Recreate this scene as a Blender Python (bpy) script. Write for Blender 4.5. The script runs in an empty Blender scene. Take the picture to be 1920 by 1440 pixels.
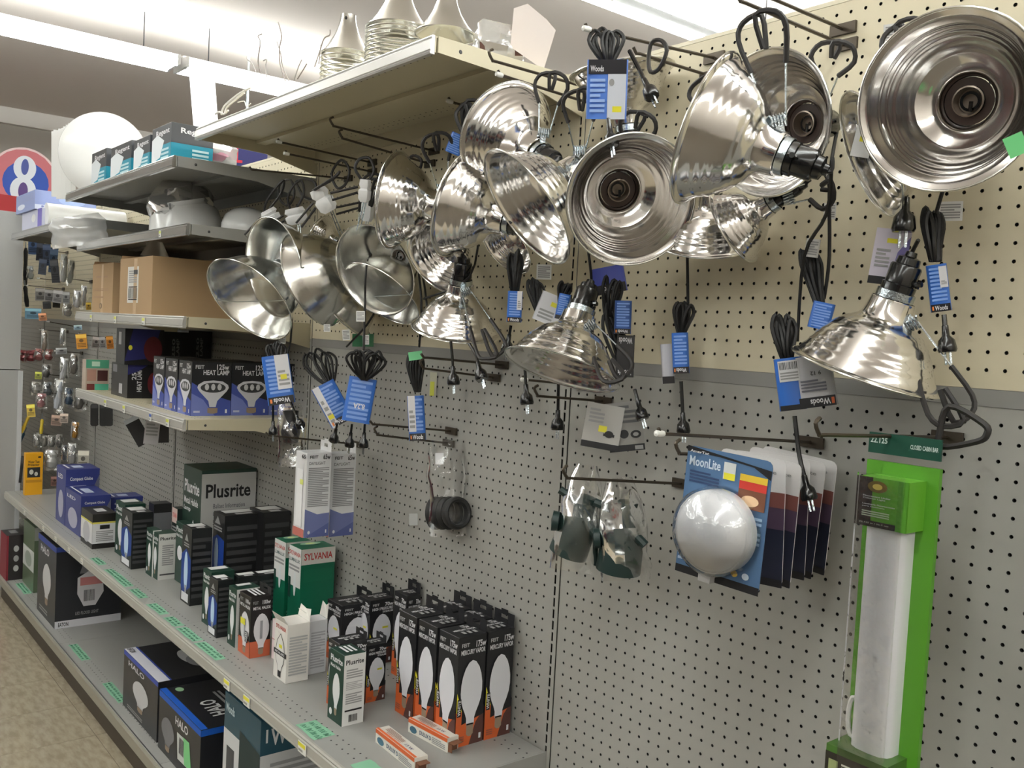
import bpy, math, random
import numpy as np
from mathutils import Vector, Matrix
# ---------------------------------------------------------------- camera, light, exposure
# Scene units are metres; the shop is authored in inches (x along the pegboard wall, y into it, z up) and scaled by S.
S = .0254
FLOOR = -35.2                       # inches: z = 0 is a row of pegboard holes
FOC = 1725.94                       # focal length in pixels of the 1920x1440 frame
YAW, PITCH, ROLL = .8901, -.0507, .0533
CAM = np.array([56.32, -52.87, 21.42])
_f = np.array([-math.sin(YAW)*math.cos(PITCH), math.cos(YAW)*math.cos(PITCH), math.sin(PITCH)])
_r = np.cross(_f, [0, 0, 1]); _r /= np.linalg.norm(_r); _u = np.cross(_r, _f)
CR = _r*math.cos(ROLL)+_u*math.sin(ROLL); CU = -_r*math.sin(ROLL)+_u*math.cos(ROLL); CF = _f
COL = bpy.context.scene.collection
SC = bpy.context.scene
def W(p): return Vector((p[0]*S, p[1]*S, (p[2]-FLOOR)*S))
cd = bpy.data.cameras.new('camera'); cam = bpy.data.objects.new('camera', cd); COL.objects.link(cam)
cd.sensor_fit = 'HORIZONTAL'; cd.sensor_width = 36; cd.lens = FOC/1920*36; cd.clip_start = .02; cd.clip_end = 100
_m = Matrix(((CR[0], CU[0], -CF[0]), (CR[1], CU[1], -CF[1]), (CR[2], CU[2], -CF[2]))).to_4x4()
_m.translation = W(CAM); cam.matrix_world = _m; SC.camera = cam
SC.view_settings.view_transform = 'Standard'; SC.view_settings.look = 'None'
SC.view_settings.gamma = 1; SC.view_settings.use_curve_mapping = False
SC.view_settings.exposure = 0.0
wd = bpy.data.worlds.new('world'); SC.world = wd; wd.use_nodes = True
wd.node_tree.nodes['Background'].inputs[0].default_value = (.9, .88, .85, 1)
wd.node_tree.nodes['Background'].inputs[1].default_value = .12
TUBE_STRENGTH = 23.0
ROWS_X = (-143, -48, 47, 142)       # fluorescent rows run across the aisles
RAIL_Z, CEIL_Z = 76.0, 84.0
# ---------------------------------------------------------------- geometry helpers
def ray(x, y): return (x-960)/FOC*CR-(y-720)/FOC*CU+CF
def at(x, y, ax, v):
    d = ray(x, y); return CAM+(v-CAM[ax])/d[ax]*d
def PY(x, y, Y): return at(x, y, 1, Y)           # the point seen at a photo pixel, on the plane y = Y inches from the wall
def PZ(x, y, Z): return at(x, y, 2, Z)
def depth(P): return float((np.asarray(P)-CAM)@CF)
def pix(P):
    d = np.asarray(P)-CAM; q = d@CF; return 960+FOC*(d@CR)/q, 720-FOC*(d@CU)/q
def nrm(v): v = np.asarray(v, float); return v/np.linalg.norm(v)
def lin(c): return tuple((x/12.92 if x <= .04045 else ((x+.055)/1.055)**2.4) for x in c)
_mats = {}
def cm(rgb, rough=.5, metal=0., **kw):
    """a material from an sRGB 0-255 colour"""
    k = (tuple(rgb), rough, metal, tuple(sorted(kw.items())))
    if k in _mats: return _mats[k]
    m = bpy.data.materials.new(kw.get('name', 'paint')); m.use_nodes = True
    b = m.node_tree.nodes['Principled BSDF']
    b.inputs['Base Color'].default_value = (*lin([c/255 for c in rgb]), 1)
    b.inputs['Roughness'].default_value = rough; b.inputs['Metallic'].default_value = metal
    if 'emit' in kw:
        b.inputs['Emission Color'].default_value = (.955, 1, .975, 1); b.inputs['Emission Strength'].default_value = kw['emit']
    if 'coat' in kw: b.inputs['Coat Weight'].default_value = kw['coat']; b.inputs['Coat Roughness'].default_value = .12
    if 'noise' in kw:           # colour mottling: (scale, amount)
        sc, am = kw['noise']; nt = m.node_tree
        tc = nt.nodes.new('ShaderNodeTexCoord'); n = nt.nodes.new('ShaderNodeTexNoise'); n.inputs['Scale'].default_value = sc; n.inputs['Detail'].default_value = 4
        mx = nt.nodes.new('ShaderNodeMix'); mx.data_type = 'RGBA'; mx.blend_type = 'MULTIPLY'; mx.inputs[0].default_value = 1
        cr = nt.nodes.new('ShaderNodeValToRGB'); cr.color_ramp.elements[0].position = .3; cr.color_ramp.elements[1].position = .7
        cr.color_ramp.elements[0].color = (1-am, 1-am, 1-am, 1); cr.color_ramp.elements[1].color = (1, 1, 1, 1)
        nt.links.new(tc.outputs['Object'], n.inputs['Vector']); nt.links.new(n.outputs['Fac'], cr.inputs[0])
        mx.inputs[6].default_value = b.inputs['Base Color'].default_value; nt.links.new(cr.outputs[0], mx.inputs[7]); nt.links.new(mx.outputs[2], b.inputs['Base Color'])
    if 'bump' in kw:            # (scale, strength)
        sc, st = kw['bump']; nt = m.node_tree
        tc = nt.nodes.new('ShaderNodeTexCoord'); n = nt.nodes.new('ShaderNodeTexNoise'); n.inputs['Scale'].default_value = sc; n.inputs['Detail'].default_value = 2
        bp = nt.nodes.new('ShaderNodeBump'); bp.inputs['Strength'].default_value = st; bp.inputs['Distance'].default_value = .002
        nt.links.new(tc.outputs['Object'], n.inputs['Vector']); nt.links.new(n.outputs['Fac'], bp.inputs['Height']); nt.links.new(bp.outputs[0], b.inputs['Normal'])
    _mats[k] = m; return m
def clear_plastic(tint=(1, 1, 1), gloss=.12, name='clear plastic', milky=0., scale=60):
    m = bpy.data.materials.new(name); m.use_nodes = True; nt = m.node_tree; nt.nodes.clear()
    o = nt.nodes.new('ShaderNodeOutputMaterial'); t = nt.nodes.new('ShaderNodeBsdfTransparent'); g = nt.nodes.new('ShaderNodeBsdfGlossy')
    t.inputs[0].default_value = (*tint, 1); g.inputs['Roughness'].default_value = .12; g.inputs[0].default_value = (1, 1, 1, 1)
    n = nt.nodes.new('ShaderNodeTexNoise'); n.inputs['Scale'].default_value = scale; bp = nt.nodes.new('ShaderNodeBump'); bp.inputs['Strength'].default_value = .6; bp.inputs['Distance'].default_value = .004
    tc = nt.nodes.new('ShaderNodeTexCoord'); nt.links.new(tc.outputs['Object'], n.inputs['Vector']); nt.links.new(n.outputs['Fac'], bp.inputs['Height']); nt.links.new(bp.outputs[0], g.inputs['Normal'])
    fr = nt.nodes.new('ShaderNodeFresnel'); fr.inputs[0].default_value = 1.45; nt.links.new(bp.outputs[0], fr.inputs['Normal'])
    ad = nt.nodes.new('ShaderNodeMath'); ad.operation = 'ADD'; ad.use_clamp = True; ad.inputs[1].default_value = gloss; nt.links.new(fr.outputs[0], ad.inputs[0])
    mx = nt.nodes.new('ShaderNodeMixShader'); nt.links.new(ad.outputs[0], mx.inputs[0]); nt.links.new(t.outputs[0], mx.inputs[1]); nt.links.new(g.outputs[0], mx.inputs[2])
    if milky:
        d = nt.nodes.new('ShaderNodeBsdfDiffuse'); d.inputs[0].default_value = (.8, .8, .8, 1); m2 = nt.nodes.new('ShaderNodeMixShader'); m2.inputs[0].default_value = milky
        nt.links.new(mx.outputs[0], m2.inputs[1]); nt.links.new(d.outputs[0], m2.inputs[2]); mx = m2
    nt.links.new(mx.outputs[0], o.inputs[0]); return m

class MB:
    def __init__(s): s.v = []; s.f = []; s.mi = []; s.sm = []; s.mats = []
    def slot(s, m):
        if m is None: return 0
        if m not in s.mats: s.mats.append(m)
        return s.mats.index(m)
    def add(s, vs, fs, mat=None, smooth=False):
        o = len(s.v); s.v.extend([tuple(map(float, p)) for p in vs]); k = s.slot(mat)
        for f in fs: s.f.append(tuple(i+o for i in f)); s.mi.append(k); s.sm.append(smooth)
        return s
    def box(s, a, b, mat=None, fr=None):
        x0, y0, z0 = a; x1, y1, z1 = b
        vs = [(x, y, z) for x in (x0, x1) for y in (y0, y1) for z in (z0, z1)]
        if fr: vs = [fr(p) for p in vs]
        return s.add(vs, [(0, 1, 3, 2), (4, 6, 7, 5), (0, 4, 5, 1), (2, 3, 7, 6), (0, 2, 6, 4), (1, 5, 7, 3)], mat)
    def poly(s, pts, mat=None): return s.add(pts, [tuple(range(len(pts)))], mat)
    def tube(s, pts, r, n=6, mat=None, closed=False, caps=True, flat=None):
        P = [np.asarray(p, float) for p in pts]; N = len(P); rs = r if hasattr(r, '__len__') else [r]*N
        T = []
        for i in range(N):
            a = P[(i-1) % N] if (closed or i) else P[0]; b = P[(i+1) % N] if (closed or i < N-1) else P[-1]
            d = b-a; l = np.linalg.norm(d); T.append(d/l if l > 1e-9 else np.array([0, 0, 1.]))
        ref = np.array([0, 0, 1.]) if abs(T[0][2]) < .9 else np.array([1., 0, 0])
        nn = nrm(np.cross(T[0], ref)); vs = []; fs = []
        for i in range(N):
            nn = nn-T[i]*(nn@T[i]); l = np.linalg.norm(nn); nn = nn/l if l > 1e-6 else nrm(np.cross(T[i], [.3, .5, .8])); bb = np.cross(T[i], nn)
            for k in range(n):
                a = 2*math.pi*k/n; vs.append(P[i]+rs[i]*(math.cos(a)*nn+math.sin(a)*bb))
        for i in range(N if closed else N-1):
            j = (i+1) % N
            for k in range(n): fs.append((i*n+k, i*n+(k+1) % n, j*n+(k+1) % n, j*n+k))
        if caps and not closed: fs += [tuple(range(n))[::-1], tuple((N-1)*n+k for k in range(n))]
        return s.add(vs, fs, mat, True)
    def lathe(s, prof, C, A, n=32, mat=None, closed=False, capends=False):
        """prof: (radius, height along axis A) from centre C"""
        A = nrm(A); ref = np.array([0, 0, 1.]) if abs(A[2]) < .9 else np.array([1., 0, 0]); U = nrm(np.cross(A, ref)); V = np.cross(A, U); C = np.asarray(C, float)
        vs = []; fs = []; M = len(prof)
        for (r, h) in prof:
            for k in range(n):
                a = 2*math.pi*k/n; vs.append(C+A*h+r*(math.cos(a)*U+math.sin(a)*V))
        for i in range(M if closed else M-1):
            j = (i+1) % M
            for k in range(n): fs.append((i*n+k, i*n+(k+1) % n, j*n+(k+1) % n, j*n+k))
        if capends: fs += [tuple(range(n))[::-1], tuple((M-1)*n+k for k in range(n))]
        return s.add(vs, fs, mat, True)
    def build(s, name, mat=None, parent=None, base=None, smooth_angle=None):
        """base: world inches of the origin (default: the parent's, else the lowest centre)"""
        if base is None:
            if parent is not None: base = tuple(parent['_b'])
            else:
                a = np.array(s.v); base = ((a[:, 0].min()+a[:, 0].max())/2, (a[:, 1].min()+a[:, 1].max())/2, a[:, 2].min())
        me = bpy.data.meshes.new(name)
        a = (np.array(s.v)-np.array(base))*S
        me.from_pydata(a.tolist(), [], s.f)
        if mat is not None and not s.mats: me.materials.append(mat)
        for m in s.mats: me.materials.append(m)
        if s.mats: me.polygons.foreach_set('material_index', s.mi)
        me.polygons.foreach_set('use_smooth', s.sm); me.update()
        o = bpy.data.objects.new(name, me); COL.objects.link(o)
        if any(s.sm) and smooth_angle is None: me.set_sharp_from_angle(angle=math.radians(38))
        if parent is not None: o.parent = parent
        else: o.location = W(base)
        o['_b'] = tuple(float(x) for x in base); return o
def tag(o, label=None, cat=None, group=None, kind=None):
    if label: o['label'] = ' '.join(label.split()[:16])
    if cat: o['category'] = cat
    if group: o['group'] = group
    if kind: o['kind'] = kind
    return o
def thing(name, base, label, cat, group=None):
    o = bpy.data.objects.new(name, None); COL.objects.link(o); o.empty_display_size = .02
    o.location = W(base); o['_b'] = tuple(float(x) for x in base); return tag(o, label, cat, group)
def struct(name, base=(0, 0, 0)):
    o = bpy.data.objects.new(name, None); COL.objects.link(o); o.location = W(base); o['_b'] = tuple(map(float, base)); o['kind'] = 'structure'; return o
def smooth_pts(pts, k=4, closed=False):
    P = [np.asarray(p, float) for p in pts]; N = len(P); out = []
    rng = range(N) if closed else range(N-1)
    for i in rng:
        p0 = P[(i-1) % N] if closed or i else P[0]; p1 = P[i]; p2 = P[(i+1) % N]; p3 = P[(i+2) % N] if closed or i < N-2 else P[-1]
        for j in range(k):
            t = j/k; out.append(.5*((2*p1)+(-p0+p2)*t+(2*p0-5*p1+4*p2-p3)*t*t+(-p0+3*p1-3*p2+p3)*t**3))
    if not closed: out.append(P[-1])
    return out
# ---------------------------------------------------------------- lettering and printed art
_txt = {}
def glyphs(s, bold):
    k = (s, bold)
    if k in _txt: return _txt[k]
    c = bpy.data.curves.new('t', 'FONT'); c.body = s; c.resolution_u = 2; c.offset = .022 if bold else 0
    o = bpy.data.objects.new('t', c); COL.objects.link(o); dg = bpy.context.evaluated_depsgraph_get()
    me = bpy.data.meshes.new_from_object(o.evaluated_get(dg))
    v = np.array([tuple(p.co)[:2] for p in me.vertices]) if len(me.vertices) else np.zeros((1, 2)); f = [tuple(p.vertices) for p in me.polygons]
    bpy.data.objects.remove(o); bpy.data.curves.remove(c); bpy.data.meshes.remove(me)
    lo = v.min(0); hi = v.max(0); v = (v-lo)/np.maximum(hi-lo, 1e-6); _txt[k] = (v, f); return _txt[k]
def ell(cu, cv, ru, rv, n=20): return [(cu+ru*math.cos(2*math.pi*k/n), cv+rv*math.sin(2*math.pi*k/n)) for k in range(n)]
ED = [(.5, 1), (.34, .975), (.18, .9), (.07, .8), (.01, .69), (0, .58), (.04, .48), (.13, .39), (.24, .31), (.31, .24), (.32, .15), (.68, .15), (.69, .24), (.76, .31), (.87, .39), (.96, .48), (1, .58), (.99, .69), (.93, .8), (.82, .9), (.66, .975)]
SCR = [(.34, .17), (.34, .03), (.44, 0), (.56, 0), (.66, .03), (.66, .17)]
REF = [(.5, 1), (.2, .97), (.03, .87), (0, .78), (.06, .68), (.22, .52), (.36, .38), (.4, .2), (.6, .2), (.64, .38), (.78, .52), (.94, .68), (1, .78), (.97, .87), (.8, .97)]
WHT, BLK, GRY, DGY = (225, 225, 228), (22, 22, 24), (150, 150, 150), (70, 70, 72)
YEL, ORG, RED, GRN, BLU, DGR = (228, 220, 60), (208, 96, 46), (190, 50, 45), (110, 200, 150), (46, 92, 176), (24, 60, 48)
def art(parent, faces, items, name='printed_label', rough=.5, step=.006, base=.012, coat=0):
    """faces: key -> (origin, uvec, vvec, normal), items in unit face coordinates; every element is flat print on the face"""
    mb = MB(); n = 0; kw = {'coat': coat} if coat else {}
    for it in items:
        O, U, V, N = faces[it[0]]; n += 1; off = base+step*n
        def P(u, v): return O+U*u+V*v+N*off
        k = it[1]
        if k == 'r': _, _, u0, v0, u1, v1, c = it; mb.poly([P(u0, v0), P(u1, v0), P(u1, v1), P(u0, v1)], cm(c, rough, **kw))
        elif k == 'p': mb.poly([P(*q) for q in it[2]], cm(it[3], rough, **kw))
        elif k == 'e': mb.poly([P(*q) for q in ell(*it[2:6])], cm(it[6], rough, **kw))
        elif k in ('ed', 'ref'):
            _, _, u0, v0, u1, v1, c = it; sh = ED if k == 'ed' else REF
            mb.poly([P(u0+(u1-u0)*a, v0+(v1-v0)*b) for a, b in sh], cm(c, rough, **kw))
            mb.poly([P(u0+(u1-u0)*a, v0+(v1-v0)*b) for a, b in SCR], cm((150, 130, 110), rough, **kw))
            if k == 'ref':
                mb.poly([P(u0+(u1-u0)*a, v0+(v1-v0)*b)+N*step*.5 for a, b in ell(.5, .78, .4, .15)], cm((60, 60, 62), rough, **kw))
                for q in range(3): mb.poly([P(u0+(u1-u0)*a, v0+(v1-v0)*b)+N*step*.7 for a, b in ell(.3+.2*q, .8, .07, .1, 8)], cm((200, 200, 202), rough, **kw))
        elif k == 'l':
            _, _, u0, v0, u1, v1, num, c = it
            for q in range(num):
                v = v0+(v1-v0)*(q+.5)/num; h = (v1-v0)/num*.28; w = u1 if q % 4 != 3 else u0+(u1-u0)*.7
                mb.poly([P(u0, v-h), P(w, v-h), P(w, v+h), P(u0, v+h)], cm(c, rough, **kw))
        elif k == 'bar':
            _, _, u0, v0, u1, v1, c = it; rr = random.Random(7); x = u0
            while x < u1:
                w = (u1-u0)*rr.choice((.02, .035, .05)); mb.poly([P(x, v0), P(min(x+w, u1), v0), P(min(x+w, u1), v1), P(x, v1)], cm(c, rough, **kw)); x += w+(u1-u0)*rr.choice((.02, .04))
        elif k == 't':
            s, u0, v0, u1, v1, c = it[2:8]; rot = it[8] if len(it) > 8 else 0; bold = not (len(it) > 9)
            gv, gf = glyphs(s, bold)
            def T(a, b):
                if rot == 90: a, b = 1-b, a
                elif rot == 270: a, b = b, 1-a
                elif rot == 180: a, b = 1-a, 1-b
                return P(u0+(u1-u0)*a, v0+(v1-v0)*b)
            mb.add([T(a, b) for a, b in gv], gf, cm(c, rough, **kw))
    return mb.build(name, None, parent)
def box_faces(O, ux, uy, uz, w, d, h):
    O, ux, uy, uz = (np.asarray(q, float) for q in (O, ux, uy, uz))
    return {'F': (O, ux*w, uz*h, -uy), 'S': (O+ux*w, uy*d, uz*h, ux), 'T': (O+uz*h, ux*w, uy*d, uz), 'L': (O+uy*d, -uy*d, uz*h, -ux)}
def carton(name, label, O, ux, w, d, h, col, items=(), cat='box', group=None, uy=None, uz=(0, 0, 1), rough=.42, flaps=None, coat=.25, lid=True):
    """O: front-left-bottom corner in inches"""
    ux = nrm(ux); uz = nrm(uz); uy = nrm(np.cross(uz, ux)) if uy is None else nrm(uy); O = np.asarray(O, float)
    c = O+ux*w/2+uy*d/2
    t = thing(name, c, label, cat, group)
    fr = lambda p: O+ux*p[0]+uy*p[1]+uz*p[2]
    mb = MB(); b = .03
    # body with softened edges
    lv = []
    for z, i in ((0, b), (b, 0), (h-b, 0), (h, b)):
        lv.append([fr((i, i, z)), fr((w-i, i, z)), fr((w-i, d-i, z)), fr((i, d-i, z))])
    vs = [p for l in lv for p in l]; fs = [(3, 2, 1, 0), (12, 13, 14, 15)]
    for a in range(3):
        for k in range(4): fs.append((a*4+k, a*4+(k+1) % 4, a*4+4+(k+1) % 4, a*4+4+k))
    mb.add(vs, fs); mb.build('carton_body', cm(col, rough, coat=coat) if coat else cm(col, rough), t)
    if lid:   # tuck flap seam, a slightly raised closing panel on the top
        tp = tuple(int(x*.93) for x in col); m2 = MB(); m2.box((.06, .06, h-.01), (w-.06, d-.06, h+.012), None, fr); m2.build('lid', cm(tp, rough), t)
    if items: art(t, box_faces(O, ux, uy, uz, w, d, h), items)
    return t, fr
def copy_tree(o, loc=None, parent=None):
    c = o.copy(); COL.objects.link(c)
    if parent is not None: c.parent = parent
    if loc is not None: c.location = loc
    for ch in list(o.children): copy_tree(ch, None, c)
    return c
def bframe(cx, cy, Y, ang=0, yaw=0, pitch=0):
    """frame at a pixel on plane y=Y, facing the aisle camera; returns P, u(right), v(up), n(outward), inches per pixel"""
    P = PY(cx, cy, Y); n = nrm(CAM-P); d = P-CAM; g = CR*(d@CF)-CF*(d@CR); v = nrm(np.cross(g, n)); v = v if v@CU > 0 else -v; u = np.cross(v, n)
    a = math.radians(ang); u, v = u*math.cos(a)+v*math.sin(a), -u*math.sin(a)+v*math.cos(a)
    b = math.radians(yaw); u, n = u*math.cos(b)+n*math.sin(b), n*math.cos(b)-u*math.sin(b)
    b = math.radians(pitch); v, n = v*math.cos(b)+n*math.sin(b), n*math.cos(b)-v*math.sin(b)
    return P, u, v, n, depth(P)/FOC

def wframe(cx, cy, Y, wp, hp, ang=0, yaw=0):
    """frame of a flat thing hanging parallel to the pegboard; width and height in inches that cover wp x hp photo pixels"""
    P = PY(cx, cy, Y); a = math.radians(ang); b = math.radians(yaw); u = np.array([math.cos(b), math.sin(b), 0]); n = np.array([math.sin(b), -math.cos(b), 0]); v = np.array([0, 0, 1.])
    w = wp/abs(pix(P+u*.5)[0]-pix(P-u*.5)[0]); h = hp/abs(pix(P+v*.5)[1]-pix(P-v*.5)[1])
    return P, u*math.cos(a)+v*math.sin(a), -u*math.sin(a)+v*math.cos(a), n, w, h
# ---------------------------------------------------------------- the room
M_GREY = cm((158, 157, 151), .5, name='grey enamel')
M_CREAM = cm((205, 196, 170), .5, name='cream enamel')
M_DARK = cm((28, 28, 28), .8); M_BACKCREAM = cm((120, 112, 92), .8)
M_SHELF_G = cm((150, 150, 146), .4, name='grey shelf enamel'); M_SHELF_C = cm((196, 188, 162), .4, name='cream shelf enamel')
M_ALU = cm((214, 214, 214), .2, 1., name='brushed price rail')
def floor_mat():
    m = bpy.data.materials.new('vinyl tile'); m.use_nodes = True; nt = m.node_tree; b = nt.nodes['Principled BSDF']
    tc = nt.nodes.new('ShaderNodeTexCoord'); n1 = nt.nodes.new('ShaderNodeTexNoise'); n1.inputs['Scale'].default_value = 34; n1.inputs['Detail'].default_value = 6
    mp = nt.nodes.new('ShaderNodeMapping'); mp.inputs['Scale'].default_value = (.45, 1.3, 1); nt.links.new(tc.outputs['Object'], mp.inputs[0]); nt.links.new(mp.outputs[0], n1.inputs['Vector'])
    cr = nt.nodes.new('ShaderNodeValToRGB'); e = cr.color_ramp.elements; e[0].position = .36; e[1].position = .62
    e[0].color = (*lin((146/255, 135/255, 115/255)), 1); e[1].color = (*lin((166/255, 156/255, 136/255)), 1)
    nt.links.new(n1.outputs['Fac'], cr.inputs[0])
    nt.links.new(cr.outputs[0], b.inputs['Base Color']); b.inputs['Roughness'].default_value = .16
    return m
def slab(name, a, b, mat, kind='structure'):
    mb = MB(); mb.box(a, b); o = mb.build(name, mat); tag(o, kind=kind); return o
FM = floor_mat(); FM2 = FM
mb = MB(); mb.box((-300, -260, FLOOR-2), (180, 240, FLOOR-.06)); flo = mb.build('floor', cm((96, 88, 76), .6), base=(0, 0, FLOOR)); tag(flo, kind='structure')
# each vinyl tile in view is a piece, butted with a hairline joint; mesh data shared
tm = MB(); tm.box((.03, .03, -.06), (11.97, 11.97, 0)); t0 = tm.build('floor_tile', FM, flo); TL = []
def tile_at(i, j, src=t0): return (i*12, j*12)
first = True
for i in range(-16, 2):
    for j in range(-9, -1):
        if len(TL) >= 290: break
        o = t0 if first else t0.copy()
        if not first: COL.objects.link(o)
        first = False; o.location = (i*12*S+.0, (j*12+6)*S, (FLOOR-FLOOR)*S+0); TL.append(o)
# t0 vertices were built relative to the floor base (0,0,FLOOR) with z near 0 -> shift up
for o in TL: o.location.z = FLOOR*S*-1*0+(-FLOOR)*0
for v in t0.data.vertices: v.co.z -= (0-FLOOR)*S
slab('ceiling', (-300, -260, CEIL_Z), (180, 240, CEIL_Z+3), cm((234, 224, 216), .9))
slab('wall_left', (-274, -260, FLOOR), (-270, 240, CEIL_Z), cm((178, 172, 164), .9))
slab('wall_far', (-300, 236, FLOOR), (180, 240, CEIL_Z), cm((190, 182, 172), .9))
slab('wall_right', (176, -260, FLOOR), (180, 240, CEIL_Z), cm((190, 182, 172), .9))
slab('wall_behind', (-300, -260, FLOOR), (180, -256, CEIL_Z), cm((150, 146, 138), .9))
slab('trim_1', (-270, -256, CEIL_Z-5), (-267.5, 236, CEIL_Z-.05), cm((225, 220, 214), .6))
# fluorescent rows
mt = cm((255, 255, 255), .4, emit=TUBE_STRENGTH); M_WHT = cm((232, 232, 230), .35)
proto = None; k = 0
for X in ROWS_X:
    for j in range(-5, 4):
        y0 = -6+j*49.5 if X != -143 else 14-49.5*1+j*49.5+0
        if proto is None:
            t = thing('fluorescent_fixture', (X, y0, RAIL_Z), 'white', 'ceiling light')
            b = MB(); b.box((X-1.9, y0, RAIL_Z-.1), (X+1.9, y0+48.5, RAIL_Z+.5)); b.box((X-1.5, y0, RAIL_Z-1.6), (X+1.5, y0+48.5, RAIL_Z-.1)); b.build('housing', M_WHT, t)
            for dx in (-3.1, 3.1):
                b = MB(); b.tube([(X+dx, y0+.6, RAIL_Z-1.3), (X+dx, y0+47.9, RAIL_Z-1.3)], .9, 10); b.build('tube_lamp', mt, t)
            for yy in (y0, y0+47.7):
                b = MB(); b.box((X-4, yy, RAIL_Z-2.1), (X+4, yy+.6, RAIL_Z)); b.build('end_cap', M_WHT, t)
            for yy in (y0+6, y0+42):
                b = MB(); b.tube([(X, yy, RAIL_Z), (X, yy, CEIL_Z)], .12, 5); b.build('hanger_rod', cm(DGY, .5, .6), t)
            proto = t
        else: t = copy_tree(proto, W((X, y0, RAIL_Z)))
        row = {-143: 'row over the far left end of the aisle', -48: 'row above the cream top shelf', 47: 'row over the big right hand reflector', 142: 'row furthest right of the camera'}[X]
        tag(t, ('ninth', 'eighth', 'seventh', 'sixth', 'fifth', 'fourth', 'third', 'second', 'first')[j+5]+' fluorescent fixture from the far wall, '+row, 'ceiling light', 'fluorescent fixtures, '+row)
# ---------------------------------------------------------------- pegboard wall
def panel_mesh(z0, z1, x1, zb0, zb1, mat):
    """one panel 46.4 in wide with real holes at whole inches (columns 0..x1, rows z0..z1)"""
    vs = []; fs = []; N = 8; r = .115; q = [(math.cos(2*math.pi*(k+.5)/N), math.sin(2*math.pi*(k+.5)/N)) for k in range(N)]
    sq = [(.5, .207), (.207, .5), (-.207, .5), (-.5, .207), (-.5, -.207), (-.207, -.5), (.207, -.5), (.5, -.207)]
    sq = [(.5, .19), (.19, .5), (-.19, .5), (-.5, .19), (-.5, -.19), (-.19, -.5), (.19, -.5), (.5, -.19)]
    cs = [(.5, .5), (-.5, .5), (-.5, -.5), (.5, -.5)]
    for i in range(0, x1+1):
        for j in range(z0, z1+1):
            o = len(vs)
            vs += [(i+a, 0, j+b) for a, b in sq]+[(i+a*r, 0, j+b*r) for a, b in q]+[(i+a*r, .22, j+b*r) for a, b in q]+[(i+a, 0, j+b) for a, b in cs]
            for k in range(N):
                m = (k+1) % N; fs.append((o+k, o+8+k, o+8+m, o+m)); fs.append((o+8+k, o+16+k, o+16+m, o+8+m))
            fs += [(o+24, o+1, o+0), (o+25, o+3, o+2), (o+26, o+5, o+4), (o+27, o+7, o+6)]
    # plain margins round the perforated field
    X0, X1, Z0, Z1 = -.5, x1+.5, z0-.5, z1+.5; a, b = -.95, x1+.95
    def qd(xa, xb, za, zb): o = len(vs); vs.extend([(xa, 0, za), (xb, 0, za), (xb, 0, zb), (xa, 0, zb)]); fs.append((o, o+1, o+2, o+3))
    qd(a, X0, zb0, zb1); qd(X1, b, zb0, zb1); qd(X0, X1, zb0, Z0); qd(X0, X1, Z1, zb1)
    o = len(vs); vs.extend([(a, .22, zb0), (b, .22, zb0), (b, .22, zb1), (a, .22, zb1), (a, 0, zb0), (b, 0, zb0), (b, 0, zb1), (a, 0, zb1)])
    fs.extend([(o+7, o+6, o+2, o+3), (o+4, o, o+1, o+5), (o+4, o+7, o+3, o), (o+5, o+1, o+2, o+6)])
    me = bpy.data.meshes.new('pegboard_panel'); me.from_pydata((np.array(vs)*S).tolist(), [], fs)
    nh = (x1+1)*(z1-z0+1); mi = np.zeros(len(fs), int)
    for h in range(nh): mi[h*20+1:h*20+16:2] = 1
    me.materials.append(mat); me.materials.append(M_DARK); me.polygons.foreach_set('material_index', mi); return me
wb = struct('wall_back', (0, 0, 0))
gm = panel_mesh(-30, 18, 45, -31, 18.95, M_GREY); cmh = panel_mesh(21, 43, 45, 19.95, 43.7, M_CREAM)
def child_obj(name, me, x, y=0, z=0, parent=None, base=(0, 0, 0)):
    o = bpy.data.objects.new(name, me); COL.objects.link(o); o.parent = parent; o.location = ((x-base[0])*S, (y-base[1])*S, (z-base[2])*S); return o
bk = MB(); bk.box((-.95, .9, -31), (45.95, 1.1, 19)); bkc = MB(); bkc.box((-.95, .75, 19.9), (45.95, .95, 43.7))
rl = MB(); rl.box((-.95, -.05, 18.97), (45.95, .3, 19.93))
cap = MB(); cap.box((-.95, -.08, 43.72), (45.95, .8, 44.0))
def mk(mb, mat, name):
    me = bpy.data.meshes.new(name); me.from_pydata((np.array(mb.v)*S).tolist(), [], mb.f); me.materials.append(mat); return me
bkm, bkcm, rlm, capm = mk(bk, M_DARK, 'backing'), mk(bkc, M_BACKCREAM, 'backing'), mk(rl, cm((140, 139, 136), .4), 'joint_rail'), mk(cap, cm((214, 206, 182), .4), 'top_rail')
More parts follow.
